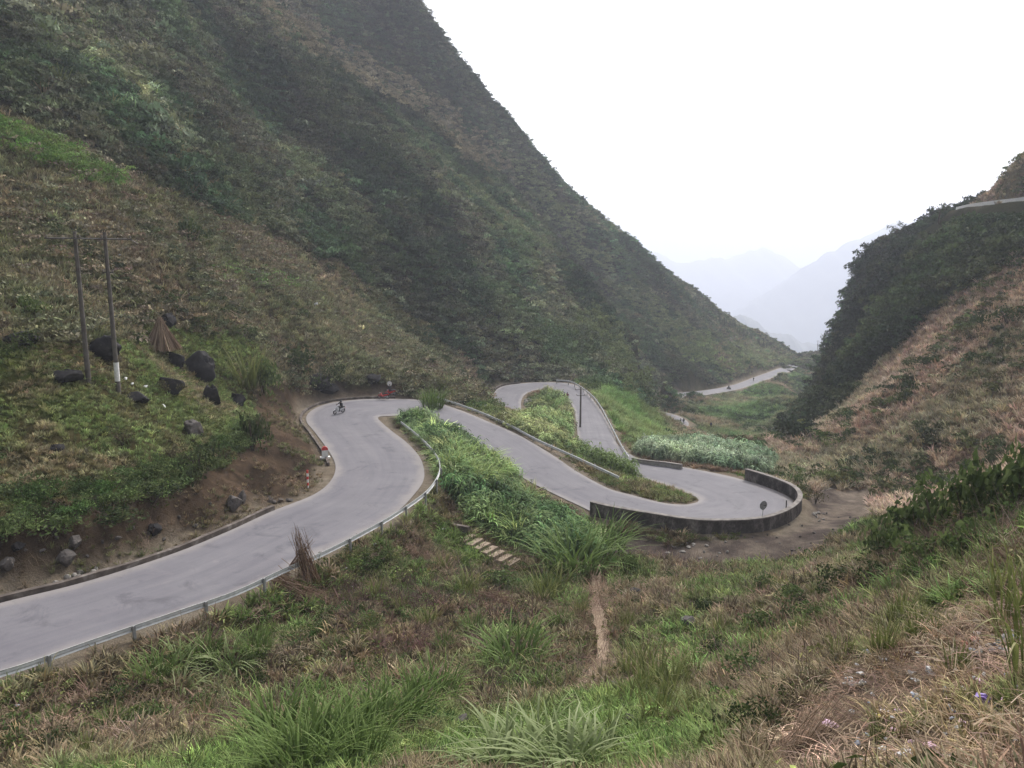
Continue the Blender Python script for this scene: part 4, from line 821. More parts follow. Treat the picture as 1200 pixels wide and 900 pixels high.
ga, gb = hit(232, 862), hit(284, 888); bundle(ga + (0, 0, .25), gb + (0, 0, .15), 80, .35, .35, 'loose sheaf of straw-coloured sticks at the foot of the slope', stalk_m, .012, bindf=0)
ga, gb = hit(100, 255), hit(112, 268); bundle(ga + (0, 0, .5), gb + (0, 0, .3), 40, .6, .5, 'pale stalk heap high on the brown field', stalk_m, .03)
ga, gb = hit(560, 705), hit(600, 712); bundle(ga + (0, 0, .25), gb + (0, 0, .25), 90, .6, .5, 'reddish heap of cut stalks in the middle of the slope')
ga, gb = hit(930, 895), hit(1000, 850); bundle(ga + (0, 0, .12), gb + (0, 0, .2), 120, .35, .55, 'sheaf of long straw lying over the litter slope', stalk_m, .008, bindf=0)

# ------------------------------------------------------------------ steps, footpath
st = empty('stone_steps', P3(hit(548, 634))); tag(st, 'short flight of earth-stained concrete steps below the grassy mound', 'steps'); so = np.array(st.location)
stepm = simple('step_concrete', [(.3, (.17,.125,.088)), (.7, (.33,.265,.205))], 2.5, .9, .15, .4, .03)
A, B = hit(548, 634) - so, hit(600, 662) - so; d = B - A; dz = d[2]; az = math.atan2(d[1], d[0])
for k in range(7):
    p = A + d * (k / 6); p[2] = A[2] + dz * k / 6 + .12; MB().box(tuple(p), (np.hypot(d[0], d[1]) / 6 * .82, 1.7, .34), (rnd.gauss(0, .02), rnd.gauss(0, .02), az)).build('step', stepm, st)
p = hit(538, 622) - so; MB().box((p[0], p[1], p[2] + .25), (1.9, .35, .5), (0, .0, az + .1)).build('edge_slab', kerbm, st)
pthm = simple('trodden_earth', [(.3, (.24,.175,.120)), (.7, (.40,.315,.230))], 1.8, .95, .1, .5, .03)
fp = np.array([hit(u, v) for u, v in [(698,660),(699,680),(696,702),(702,722),(707,745),(706,768),(697,785),(683,800)]]); fp = resample(catmull(fp, 5), .4)
T = np.gradient(fp, axis=0); T /= np.linalg.norm(T[:, :2], axis=1)[:, None]; Nn = np.stack([T[:, 1], -T[:, 0]], 1); Lf, Rf = fp.copy(), fp.copy()
wn = (.30 + .2 * vnoise(np.arange(len(fp)) * .45, np.zeros(len(fp)), 8))[:, None]; Lf[:, :2] -= Nn * wn; Rf[:, :2] += Nn * wn
ts = np.linspace(0, 1, 7); PP = Lf[:, None] * (1 - ts[None, :, None]) + Rf[:, None] * ts[None, :, None]; PP[..., 2] = ground(PP[..., 0], PP[..., 1]) + .06 * (1 - (2 * ts - 1) ** 4) - .02
ii = np.arange(PP.shape[0] * 7).reshape(-1, 7); Fp = np.stack([ii[:-1, :-1], ii[:-1, 1:], ii[1:, 1:], ii[1:, :-1]], -1).reshape(-1, 4)
tag(link(bpy.data.objects.new('footpath', mesh_np('footpath', PP.reshape(-1, 3), Fp[:, ::-1], [pthm], True))), 'narrow trodden earth footpath down the slope', kind='structure')

# ------------------------------------------------------------------ road furniture
def at_road(u, v, z): return P3(at_z(u, v, z))
k_ = empty('kilometre_stone', at_road(381, 537, -20.85)); k_.rotation_euler.z = .35; tag(k_, 'white kilometre stone with red rounded top on the inside of the first bend', 'milestone')
MB().box((0, 0, .08), (1.0, .5, .16)).build('base', white_p, k_); MB().box((0, 0, .5), (.62, .22, .7)).build('body', white_p, k_)
mb = MB(); V = [(x, y, .855 + z) for y in (-.115, .115) for x, z in [(-.315, 0)] + [(-.315 * math.cos(a), .12 + .25 * math.sin(a)) for a in np.linspace(0, math.pi, 11)] + [(.315, 0)]]; n_ = len(V) // 2
mb.add(V, [tuple(range(n_))[::-1], tuple(range(n_, 2 * n_))] + [(k, (k + 1) % n_, n_ + (k + 1) % n_, n_ + k) for k in range(n_)]).build('red_top', red_p, k_)
mp_ = empty('marker_post', P3(hit(361, 572))); tag(mp_, 'thin red and white striped marker post beside the drain', 'marker post'); 
for k in range(6): MB().box((0, 0, .1 + .28 * k), (.14, .14, .279)).build('band', [white_p, red_p][k % 2], mp_)
sg = empty('road_sign', at_road(893, 616, -24.62)); tag(sg, 'round road sign seen from behind inside the parapet wall', 'road sign')
MB().tube([(0, 0, -.1), (0, 0, 2.3)], .035, 8).build('post', galv, sg, 40); MB().disc((0, -.05, 1.95), (.45, -1, 0), .42, .02, 24).build('plate', galv_d, sg); MB().box((0, -.02, 1.95), (.5, .03, .05), (0, 0, -.4)).build('bracket', iron, sg)
bp = empty('delineator_post', at_road(921, 598, -24.8)); tag(bp, 'short dark post against the inside of the parapet wall', 'post'); MB().tube([(0, 0, -.1), (0, 0, 1.0)], .06, 8).build('shaft', iron, bp, 40); MB().disc((0, 0, 1.03), (0, 0, 1), .07, .06, 8).build('cap', galv_d, bp)
mr = empty('round_mirror', P3(hit(457, 463))); tag(mr, 'pale round roadside disc on a thin post behind the red motorbikes', 'road mirror'); MB().tube([(0, .0, -.2), (0, 0, 2.0)], .04, 8).build('post', iron, mr, 40); MB().disc((0, -.07, 1.75), (-.2, -1, .1), .4, .03, 24).build('disc', white_p, mr); MB().ring((0, -.09, 1.75), (-.2, -1, .1), .4, .03, 24).build('rim', iron, mr)

# ------------------------------------------------------------------ motorbikes and people
def paint(name, c, rough=.35): return simple(name, [(.3, tuple(x * .85 for x in c)), (.7, c)], 8, rough, .5, 0)
tyre = simple('tyre_rubber', [(.3, (.015,.015,.016)), (.7, (.03,.03,.03))], 20, .8, .3, .1); chrome = simple('dull_metal', [(.3, (.25,.25,.25)), (.7, (.4,.4,.4))], 9, .35, .5, 0)
black = paint('black_plastic', (.02,.02,.022), .45); redpaint = paint('red_bike_paint', (.50,.04,.035)); whitepaint = paint('white_bike_paint', (.72,.72,.72)); glass = paint('headlight_glass', (.6,.62,.65), .1)
def motorbike(loc, heading, lean, body, label, group=None):
    r = empty('motorbike', loc); r.rotation_euler = Euler((lean, 0, heading), 'XYZ'); tag(r, label, 'motorbike', group)
    for x in (-.62, .62):
        w = MB().ring((x, 0, .29), (0, 1, 0), .235, .055, 20, 8).build('wheel', tyre, r, True); q = MB().ring((x, 0, .29), (0, 1, 0), .17, .015, 18, 5)
        for k in range(5): q.tube([(x, 0, .29), (x + .17 * math.cos(k * 1.257), 0, .29 + .17 * math.sin(k * 1.257))], .012, 4)
        q.build('rim', chrome, w)
    MB().tube([(-.62, 0, .3), (-.25, 0, .32), (.15, 0, .3)], [.05, .09, .06], 8).build('engine', chrome, r, 40)
    q = MB().tube([(-.78, 0, .72), (-.5, 0, .66), (-.15, 0, .56), (.12, 0, .42), (.34, 0, .55), (.47, 0, .82)], [.07, .17, .18, .15, .10, .12], 10); q.build('body', body, r, 40)
    MB().box((.43, 0, .62), (.08, .50, .62), (0, -.35, 0), taper=.75).build('leg_shield', body, r)
    MB().tube([(-.72, 0, .80), (-.35, 0, .80), (.02, 0, .74)], [.11, .16, .12], 10).build('seat', black, r, 40)
    MB().tube([(.62, .06, .29), (.56, .06, .6), (.45, 0, .9)], .025, 6).build('fork', chrome, r); MB().tube([(.62, -.06, .29), (.56, -.06, .6), (.45, 0, .9)], .025, 6).build('fork', chrome, r)
    MB().tube([(.30, .34, 1.02), (.42, .14, .99), (.44, 0, .96), (.42, -.14, .99), (.30, -.34, 1.02)], .02, 6).build('handlebar', black, r)
    MB().tube([(.48, 0, .88), (.57, 0, .87)], [.09, .07], 10).build('headlight', glass, r, 40); MB().box((-.82, 0, .68), (.05, .14, .08)).build('tail_light', redpaint, r)
    MB().tube([(.50, 0, .55), (.68, 0, .60), (.86, 0, .5)], [.05, .075, .03], 6).build('front_mudguard', body, r, 40); MB().tube([(-.1, -.14, .25), (-.5, -.15, .27), (-.85, -.16, .36)], [.03, .05, .05], 8).build('exhaust', chrome, r, 40)
    for s in (-1, 1): q = MB().tube([(.42, .16 * s, .99), (.38, .26 * s, 1.16)], .008, 4); q.disc((.38, .27 * s, 1.19), (1, 0, 0), .05, .015, 10); q.build('mirror', black, r)
    return r
POSE = {   # joints: x forward, y left
 'ride': dict(pel=(-.28,0,.90), ch=(-.14,0,1.22), nk=(-.08,0,1.42), hd=(-.02,0,1.56), htop=(0,0,1.66), lsh=(-.11,.19,1.36), rsh=(-.11,-.19,1.36), lel=(.06,.30,1.16), rel=(.06,-.30,1.16), lha=(.29,.33,1.06), rha=(.29,-.33,1.06), lhip=(-.25,.11,.88), rhip=(-.25,-.11,.88), lkn=(.14,.19,.78), rkn=(.14,-.19,.78), lan=(.06,.16,.36), ran=(.06,-.16,.36), lto=(.22,.17,.31), rto=(.22,-.17,.31)),
 'stand': dict(pel=(0,0,.92), ch=(0,0,1.22), nk=(0,0,1.45), hd=(.02,0,1.57), htop=(.02,0,1.68), lsh=(0,.19,1.38), rsh=(0,-.19,1.38), lel=(-.03,.25,1.10), rel=(-.02,-.25,1.10), lha=(.08,.24,.86), rha=(.10,-.22,.88), lhip=(0,.10,.90), rhip=(0,-.10,.90), lkn=(.02,.11,.49), rkn=(.02,-.11,.49), lan=(0,.11,.08), ran=(0,-.11,.08), lto=(.16,.12,.04), rto=(.16,-.12,.04)),
 'walk': dict(pel=(0,0,.91), ch=(.02,0,1.22), nk=(.03,0,1.44), hd=(.06,0,1.56), htop=(.06,0,1.67), lsh=(.02,.19,1.37), rsh=(.02,-.19,1.37), lel=(-.12,.25,1.12), rel=(.12,-.25,1.12), lha=(-.08,.24,.88), rha=(.28,-.22,.95), lhip=(0,.10,.89), rhip=(0,-.10,.89), lkn=(.20,.11,.52), rkn=(-.02,-.11,.48), lan=(.24,.11,.09), ran=(-.28,-.11,.14), lto=(.39,.12,.05), rto=(-.16,-.12,.05))}
BONES = [('pel','ch',1),('ch','nk',1),('nk','hd',2),('hd','htop',2),('ch','lsh',1),('ch','rsh',1),('lsh','lel',1),('rsh','rel',1),('lel','lha',1),('rel','rha',1),('pel','lhip',0),('pel','rhip',0),('lhip','lkn',0),('rhip','rkn',0),('lkn','lan',0),('rkn','ran',0),('lan','lto',3),('ran','rto',3)]
RADJ = dict(pel=.165,ch=.19,nk=.065,hd=.10,htop=.075,lsh=.085,rsh=.085,lel=.055,rel=.055,lha=.042,rha=.042,lhip=.105,rhip=.105,lkn=.072,rkn=.072,lan=.045,ran=.045,lto=.035,rto=.035)
skin = paint('skin', (.36,.22,.15), .6); hairm = paint('black_hair', (.012,.011,.011), .6); shoe = paint('dark_shoe', (.03,.028,.027), .7)
def person_mesh(pose):
    J = POSE[pose]; names = list(J); me = bpy.data.meshes.new('person'); me.from_pydata([J[k] for k in names], [(names.index(a), names.index(b_)) for a, b_, _ in BONES], []); o = bpy.data.objects.new('tmp', me); COL.objects.link(o)
    o.modifiers.new('s', 'SKIN'); o.modifiers.new('u', 'SUBSURF').levels = 1
    for i, k in enumerate(names): me.skin_vertices[0].data[i].radius = (RADJ[k], RADJ[k]); me.skin_vertices[0].data[i].use_root = (k == 'pel')
    dg = bpy.context.evaluated_depsgraph_get(); dg.update(); m2 = bpy.data.meshes.new_from_object(o.evaluated_get(dg)); bpy.data.objects.remove(o)
    m2.materials.clear(); [m2.materials.append(hairm) for _ in range(4)]
    for p in m2.polygons:
        c = p.center; best = (9, 0)
        for a, b_, mi in BONES:
            A_, B_ = Vector(J[a]), Vector(J[b_]); ab = B_ - A_; t_ = max(0, min(1, (c - A_).dot(ab) / ab.length_squared)); dd = (c - A_ - ab * t_).length / (RADJ[a] + RADJ[b_]); best = min(best, (dd, mi))
        p.material_index = best[1]; p.use_smooth = True
        if min((c - Vector(J['lha'])).length, (c - Vector(J['rha'])).length) < .075: p.material_index = 2
    return m2
PM = {k: person_mesh(k) for k in POSE}
def person(loc, heading, pose, trousers, shirt, label, helmet=None, lean=0, group=None):
    o = link(bpy.data.objects.new('person', PM[pose])); o.location = loc; o.rotation_euler = Euler((lean, 0, heading), 'XYZ'); tag(o, label, 'person', group)
    for i, m in enumerate((trousers, shirt, skin, shoe)): o.material_slots[i].link = 'OBJECT'; o.material_slots[i].material = m
    h = Vector(POSE[pose]['hd']) + Vector((-.015, 0, .055)); q = MB(); bm = bmesh.new(); bmesh.ops.create_uvsphere(bm, u_segments=14, v_segments=10, radius=1)
    s = .145 if helmet else .118
    q.add([Vector((v.co.x * s * 1.12, v.co.y * s * .95, max(v.co.z, -.35) * s)) + h for v in bm.verts], [tuple(v.index for v in f.verts) for f in bm.faces]); bm.free()
    q.build('helmet' if helmet else 'hair', helmet or hairm, o, True); return o
dark1, dark2, blue1, white1, grey1 = paint('black_cloth', (.018,.018,.02), .9), paint('charcoal_cloth', (.05,.048,.05), .9), paint('navy_cloth', (.03,.04,.09), .9), paint('white_cloth', (.62,.62,.62), .9), paint('grey_cloth', (.18,.17,.17), .9)
maroon = paint('maroon_cloth', (.16,.03,.035), .9)
def ride(u, v, z, heading, lean, body, tr, sh, hel, lb, lp, g=None):
    p = at_road(u, v, z) + Vector((0, 0, .07)); m_ = motorbike(p, heading, lean, body, lb, g); p_ = person(p, heading, 'ride', tr, sh, lp, hel, lean, g); m_.scale = p_.scale = (1.1, 1.1, 1.1)
ride(397, 485, -21.3, R(232), R(-16), whitepaint, dark1, dark1, black, 'white and black motorbike leaning through the first bend', 'rider in black with black helmet leaning into the first bend')
motorbike(at_road(449, 468.5, -21.4) + Vector((0, .3, .06)), R(172), R(5), redpaint, 'red motorbike parked side-on at the outer edge of the first bend')
motorbike(P3(hit(454, 464)) + Vector((.5, .0, .05)), R(200), R(-5), redpaint, 'second red motorbike parked behind the first, under the round disc')
person(P3(hit(455, 464)) + Vector((.2, .3, 0)), R(250), 'stand', dark1, dark2, 'person in dark clothes standing behind the parked red motorbikes')
ride(590, 484, -30.85, R(250), 0, black, dark1, dark1, black, 'dark motorbike coming down the inner side of the third bend', 'rider in dark clothes on the lower arm of the third bend')
person(at_road(661.5, 470, -28.6), R(200), 'walk', dark1, dark2, 'person in dark clothes walking on the third bend, one of a pair', group='pair walking on the third bend')
person(at_road(665, 469.5, -28.6), R(220), 'walk', dark1, maroon, 'person in dark maroon top walking in the pair on the third bend', group='pair walking on the third bend')
person(at_road(797.5, 498, -43.7), R(120), 'walk', dark1, dark1, 'person in black on the lower valley road, one of two', group='two people on the lower valley road')
person(at_road(801, 497.5, -43.7), R(90), 'stand', dark2, dark1, 'person in charcoal trousers on the lower valley road, one of two', group='two people on the lower valley road')
ride(854, 457, -51.6, R(20), 0, black, dark1, dark2, black, 'tiny dark motorbike on the far valley road', 'rider on the tiny motorbike of the far valley road')
person(at_road(883, 447, -53), R(60), 'stand', dark1, dark1, 'tiny dark figure standing at the edge of the far valley road')
person(P3(hit(833, 502)), R(60), 'stand', dark1, blue1, 'dark figure standing in the green grass beyond the cane field')
# ------------------------------------------------------------------ cane and tall grass masses
def code(k, poly, d0, d1, rdmin=1.0):
    m = inpoly(wu, wv, poly) & (GD > d0) & (GD < d1) & (RD > rdmin); cov[m] = k
def keep_poly(poly, d0, d1): return lambda u, v, d, P: inpoly(u, v, poly) & (d > d0) & (d < d1)
ALL = list(range(0, 15))
M_MOUND = [(476,500),(492,486),(520,505),(560,530),(600,556),(640,585),(672,608),(690,618),(695,650),(650,655),(620,640),(598,640),(570,622),(548,605),(530,585),(522,560),(516,535),(500,515)]
put('cane_thicket', 'thick green cane on the mound between the near and middle roads', 'cane', 'cane', 15000, ALL, 52, 112, 1.1, 3.2, (.040,.068,.027), (.092,.122,.048), jit=.3, keep=keep_poly(M_MOUND, 52, 112), sc=4, seed=31, rd=(2.2, 99), u0=440, u1=720, power=.9, tilt=.22, thin=(3.0, .30, .5))
put('mound_tall_grass', 'long arching grass standing among the cane of the mound', 'grass', 'tall', 9000, ALL, 52, 112, 1.6, 3.3, (.060,.095,.036), (.130,.160,.062), jit=.4, keep=keep_poly(M_MOUND, 52, 112), sc=3, seed=45, rd=(2.4, 99), u0=440, u1=720, power=.9, tilt=.2, thin=(4.0, .45, .6))
put('mound_grass', 'soft pale green tall grass on the mound beside the near guardrail', 'grass', 'tall', 14000, ALL, 60, 112, 1.2, 2.4, (.080,.118,.055), (.105,.145,.060), keep=keep_poly([(476,497),(500,490),(540,520),(590,556),(600,590),(560,585),(530,565),(516,535)], 60, 112), sc=4, seed=32, rd=(2.4, 99), u0=440, u1=640, power=.9, tilt=.1)
put('slope_cane', 'green and yellowish cane on the bank below the middle guardrail', 'cane', 'cane', 15000, ALL, 92, 165, 1.0, 2.6, (.075,.105,.040), (.125,.135,.060), keep=keep_poly([(588,492),(620,490),(632,462),(650,458),(664,470),(676,495),(690,520),(735,548),(752,560),(740,568),(700,556),(640,528),(600,510)], 92, 168), sc=4, seed=33, rd=(1.3, 99), u0=560, u1=780, power=.9, tilt=.2, jit=.4, thin=(4, .34, .52))
put('island_herbs', 'leafy green herbs inside the third bend', 'weeds', 'leafy', 5000, [14], 92, 168, .5, 1.3, (.050,.080,.028), (.090,.110,.045), sc=4, seed=46, rd=(1.6, 99), u0=540, u1=780, power=.9, thin=(6, .42, .6))
put('island_grass', 'brown and green grass inside the third bend', 'grass', 'coarse', 12000, [14], 88, 172, .3, 1.0, (.120,.088,.056), (.088,.108,.042), sc=4, seed=47, rd=(1.1, 99), u0=540, u1=790, power=.9)
put('cane_field', 'pale blue-green cane field at the edge of the valley', 'cane', 'cane', 14000, ALL, 92, 150, 1.4, 2.9, (.078,.110,.064), (.130,.158,.100), jit=.35, keep=keep_poly([(748,532),(770,524),(830,522),(880,534),(905,545),(895,556),(872,556),(840,548),(800,543),(760,538)], 92, 150), sc=5, seed=34, rd=(1.6, 99), u0=720, u1=930, power=.9, tilt=.1, zs=1.05)
put('cane_stubble', 'brown dry stubble along the front of the cane field', 'stubble', 'tuft', 9000, ALL, 90, 130, .4, .9, (.140,.095,.062), (.100,.072,.048), keep=keep_poly([(742,536),(800,538),(850,548),(880,556),(872,562),(800,548),(745,542)], 88, 130), sc=4, seed=35, rd=(.8, 99), u0=720, u1=930)
put('island_weeds', 'brown and green weeds on the tip between the middle road and the hairpin', 'weeds', 'tuft', 9000, ALL, 66, 100, .25, .7, (.120,.092,.056), (.085,.092,.038), keep=keep_poly([(690,550),(745,555),(815,582),(812,590),(770,588),(720,575)], 66, 100), sc=3, seed=36, rd=(.5, 99), u0=660, u1=840)
put('bright_patch', 'bright green crop patch on the brown field', 'crop', 'low', 5000, ALL, 90, 190, .8, 1.6, (.075,.125,.036), (.095,.140,.045), keep=keep_poly([(235,312),(260,306),(310,312),(350,330),(330,340),(290,334),(250,326)], 90, 190), sc=6, seed=37, u0=150, u1=420)
put('crop_terrace', 'bright green leafy crop strip high on the left-hand slope', 'crop', 'leafy', 9000, ALL, 70, 160, .8, 1.6, (.070,.115,.030), (.100,.135,.045), keep=keep_poly([(-40,135),(0,140),(60,165),(110,190),(145,205),(140,222),(90,212),(40,185),(0,168),(-40,160)], 70, 160), sc=6, seed=38, u0=-90, u1=220)
put('litter_straw', 'dry straw and trampled stalks over the litter slope', 'straw', 'stick', 6000, [0, 8], 3.5, 42, .2, .7, (.085,.058,.042), (.165,.120,.085), jit=.4, power=.8, sc=2, seed=39, rd=(2, 1e9), sink=-.06, u0=800, u1=1320)
put('litter_weeds', 'thin dry grass among the litter', 'grass', 'tuft', 3500, [8], 8.5, 42, .2, .7, (.135,.098,.060), (.098,.105,.042), power=.9, sc=3, seed=40, u0=800, u1=1320, thin=(3, .45, .65))

# ------------------------------------------------------------------ single plants one can point at
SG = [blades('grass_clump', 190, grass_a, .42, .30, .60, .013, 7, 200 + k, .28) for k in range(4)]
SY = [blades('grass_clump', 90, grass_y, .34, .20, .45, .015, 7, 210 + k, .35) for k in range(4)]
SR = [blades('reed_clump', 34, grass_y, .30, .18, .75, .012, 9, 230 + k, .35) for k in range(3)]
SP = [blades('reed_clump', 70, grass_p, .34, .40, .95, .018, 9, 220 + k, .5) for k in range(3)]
def pick(hs, k, base, tall, short):          # the tallest and the shortest of a set have labels of their own
    return tall if hs[k] == max(hs) and hs.count(max(hs)) == 1 else short if hs[k] == min(hs) and hs.count(min(hs)) == 1 else base
def clump(u, v, hpx, label, me, name='grass_clump', cat='grass clump', group=None, wide=1.0):
    b_ = hit(u, v); h = hpx / FPX * pix(b_)[2]; o = link(bpy.data.objects.new(name, me)); o.location = (b_[0], b_[1], b_[2] - .05); o.scale = (h * wide, h * wide, h); o.rotation_euler = (0, 0, rnd.uniform(0, 6.28)); return tag(o, label, cat, group)
clump(676, 668, 66, 'big dark-based elephant grass clump beside the top of the footpath', SG[0], wide=1.15)
clump(705, 645, 56, 'arching green grass clump in front of the end of the parapet wall', SG[1], wide=1.1)
clump(640, 702, 50, 'upright yellow-green grass clump left of the footpath', SY[0])
clump(603, 782, 62, 'round green grass clump in the middle of the slope', SG[2], wide=1.2)
clump(545, 700, 42, 'thin yellow-green tuft above the reddish stalk heap', SY[1])
clump(507, 480, 40, 'tall green grass tuft at the top of the mound by the first bend', SG[3], wide=.7)
clump(290, 455, 66, 'tall bright green bamboo-like clump on the bank beside the cut', SY[2], wide=.7)
for k, (u, v, h) in enumerate([(180,800,52),(205,790,56),(240,776,50),(268,790,58),(300,768,46),(215,812,42),(280,800,44)]): clump(u, v, h, pick([52,56,50,58,46,42,44], k, ['upright green grass clump just below the near guardrail', 'pale arching reed clump just below the near guardrail'][k % 2], 'tallest upright green clump just below the near guardrail', 'shortest pale reed clump just below the near guardrail'), SP[k % 3] if k % 2 else SG[k % 4], group='cane clumps below the near guardrail', wide=.8)
for k, (u, v, h) in enumerate([(330,872,90),(362,900,100),(395,885,86),(425,872,80),(452,858,78),(480,845,72),(508,826,70),(345,915,90),(420,908,80)]): clump(u, v, h, pick([90,100,86,80,78,72,70,90,80], k, 'tall bright green grass clump in the big patch at the foot of the slope', 'tallest clump of the big bright green grass patch', 'shortest clump at the upper end of the bright green grass patch'), SG[k % 4], group='bright grass patch', wide=.9)
for k, (u, v, h) in enumerate([(600,908,92),(632,900,88),(665,912,96),(700,905,80),(575,915,78)]): clump(u, v, h, pick([92,88,96,80,78], k, 'pale arching reed clump in the lowest foreground', 'tallest of the pale arching reed clumps in the foreground', 'shortest of the pale arching reed clumps, beside the bright grass patch'), SP[k % 3], 'reed_clump', 'reed clump', 'pale arching reeds', wide=1.0)
for k, (u, v, h) in enumerate([(745,792,56),(765,812,72),(790,820,64),(812,802,50),(775,850,70),(745,826,53),(820,845,52)]): clump(u, v, h, pick([56,72,64,50,70,53,52], k, 'yellow-green tall grass clump right of the footpath end', 'tallest yellow-green grass clump right of the footpath end', 'shortest yellow-green clump right of the footpath end'), SY[k % 4], group='yellow-green clumps right of the path', wide=.75)
for k, (u, v, h) in enumerate([(985,780,56),(1036,768,70),(1072,752,60),(1055,735,66),(1100,742,44),(1120,790,57),(1000,742,42),(940,745,38)]): clump(u, v, h, pick([56,70,60,66,44,57,42,38], k, 'thin yellow-green grass stand at the upper edge of the litter', 'tallest thin grass stand at the upper edge of the litter', 'shortest thin grass stand, beside the low bushes above the litter'), SY[k % 4], group='grass stands by the litter', wide=.55)
for k, (u, v, h) in enumerate([(1188,728,150),(1200,760,170),(1178,700,104),(1215,800,190)]): clump(u, v, h, pick([150,170,104,190], k, 'tall green reed beside the litter slope', 'tallest green reed beside the litter slope', 'shortest green reed, behind the others beside the litter slope'), SR[k % 3], 'reed_clump', 'reed clump', 'tall reeds beside the litter', wide=.55)
for k, (u, v, h) in enumerate([(440,700,34),(470,716,30),(500,735,32),(520,668,30),(430,740,30),(390,770,32),(555,742,36),(655,735,34),(680,720,30),(845,745,36),(880,760,34),(735,735,30),(640,810,36),(520,760,30),(130,850,34),(60,850,32),(100,885,36),(240,840,30)]): clump(u, v, h, ['small yellow-green grass tuft on the open foreground slope', 'small green grass tuft on the open foreground slope'][(k % 8) // 4], (SY + SG)[k % 8], group='small tufts on the foreground slope', wide=.7)
for k, (u, v, h) in enumerate([(800,690,20),(835,700,22),(865,690,22),(915,690,24),(955,700,26),(890,720,24)]): clump(u, v, h, 'short grass tuft on the slope facing the parapet wall', SY[k % 4], group='tufts facing the parapet wall', wide=.8)
for k in range(3):
    b_ = hit(222 - k * 5, 880 + k * 6); o = clump(222 - k * 5, 888 + k * 4, 28, 'fluffy pale pampas plume beside the loose straw sheaf', blades('plume', 120, stalk_m, .06, .3, .4, .01, 4, 240 + k, .5), 'grass_plume', 'plume', 'pale plumes')
SC = [cane('cane_clump', 22, grass_a, 250 + k, 9, .36, .017) for k in range(3)]
for k, (u, v, h) in enumerate([(672,531,26),(684,537,30),(694,543,31),(704,548,30),(713,552,32),(722,556,31),(731,559,30),(740,562,27),(717,549,28),(735,555,26)]): clump(u, v, h, pick([26,30,31,30,32,31,30,27,28,26], k, 'leafy green cane clump between the middle guardrail and the third road leg', 'tallest leafy cane clump between the middle guardrail and the third road leg', ''), SC[k % 3], 'cane_clump', 'cane clump', 'cane clumps behind the middle guardrail', wide=.95)
# bushes: foliage with visible stems
def bush_meshes(mat, seed, size=.10, n=420, sq=.85, long=1.6):
    f = leaf_cloud('bush', n, size, mat, sq, seed, 7, long, .3); g = random.Random(seed); mb = MB()
    for k in range(5):
        a = g.uniform(0, 6.28); mb.tube([(g.gauss(0, .05), g.gauss(0, .05), -.1), (math.cos(a) * .2, math.sin(a) * .2, .35), (math.cos(a) * .45, math.sin(a) * .45, .75 * sq)], [.035, .025, .01], 5)
    return f, mb.mesh('stem', bark, True)
BU = {'d': [bush_meshes(leaf_d, 300 + k) for k in range(3)], 'g': [bush_meshes(leaf_g, 310 + k) for k in range(3)], 'o': [bush_meshes(leaf_o, 320 + k, .07) for k in range(3)], 'b': [bush_meshes(leaf_g, 330 + k, .17, 300, .95, 1.5) for k in range(3)], 'r': [bush_meshes(leaf_r, 340, .12, 200)]}
def bush(u, v, wpx, hpx, kind, label, group=None):
    b_ = hit(u, v); m = pix(b_)[2] / FPX; f, s_ = BU[kind][rnd.randrange(len(BU[kind]))]; o = link(bpy.data.objects.new('bush', f)); o.location = P3(b_) - Vector((0, 0, .05)); w = wpx * m / 2; o.scale = (w, w, hpx * m / .95); o.rotation_euler = (0, 0, rnd.uniform(0, 6.28)); link(bpy.data.objects.new('stem', s_), o); return tag(o, label, 'bush', group)
bush(296,528,46,58,'d','dark evergreen bush standing on the edge of the earth cut')
bush(232,555,58,40,'d','broad dark bush hanging over the earth cut')
bush(205,545,42,30,'o','olive bush left of the broad dark bush on the cut')
bush(262,545,40,30,'o','brownish bush between the two dark bushes of the cut')
bush(310,462,50,46,'g','grey-green bush behind the dark evergreen of the cut')
bush(350,444,60,34,'d','dark green bush above the cut of the first bend')
bush(385,450,40,24,'d','low dark bush further along the cut of the first bend')
bush(145,520,48,18,'o','low brown thorny bush in the middle of the green bank')
bush(196,462,34,22,'o','brown shrub grown around the low boulder')
bush(20,412,50,26,'d','dark bush above the green bank beside the brown field')
bush(160,405,40,20,'d','dark shrub right of the twin utility poles')
bush(40,372,44,28,'g','light green shrub on the brown field left of the poles')
bush(225,290,46,30,'d','dark shrub standing out on the brown field above the stalk cone')
bush(528,530,12,10,'r','small orange-red leaved shrub on the grassy mound')
bush(735,675,34,30,'g','leafy weed bush right of the top of the footpath')
bush(588,690,60,26,'g','low green bush below the concrete steps')
bush(130,610,70,22,'d','leafy dark shrub hanging along the top of the cut')
bush(60,625,70,24,'g','green shrub hanging along the top of the cut')
bush(180,590,60,24,'d','dark shrub on the cut edge below the thorny bush')
bush(10,630,60,26,'g','green leafy shrub at the cut edge')
bush(890,860,70,36,'d','dark low bush beside the litter slope')
bush(870,800,80,36,'g','leafy bush above the dark low bush')
bush(800,620,40,8,'o','thin dry shrub at the foot of the parapet wall')
bush(955,590,26,20,'o','olive shrub at the outer end of the parapet wall')
bush(935,570,24,18,'g','small green shrub behind the parapet wall')
bush(695,458,22,14,'g','small green shrub at the outside of the third bend')
for k, (u, v, w, h) in enumerate([(1060,640,66,56),(1095,625,60,54),(1130,612,62,58),(1165,600,66,60),(1195,590,70,66),(1085,665,60,40),(1130,655,66,46),(1030,655,50,41)]): bush(u, v, w, h, 'b', pick([56,54,58,60,66,40,46,41], k, 'large-leaved green shrub along the crest above the litter slope', 'tallest large-leaved shrub on the crest, above the tall reeds', 'lowest large-leaved shrub in front of the crest row'), 'large-leaved shrubs on the crest')
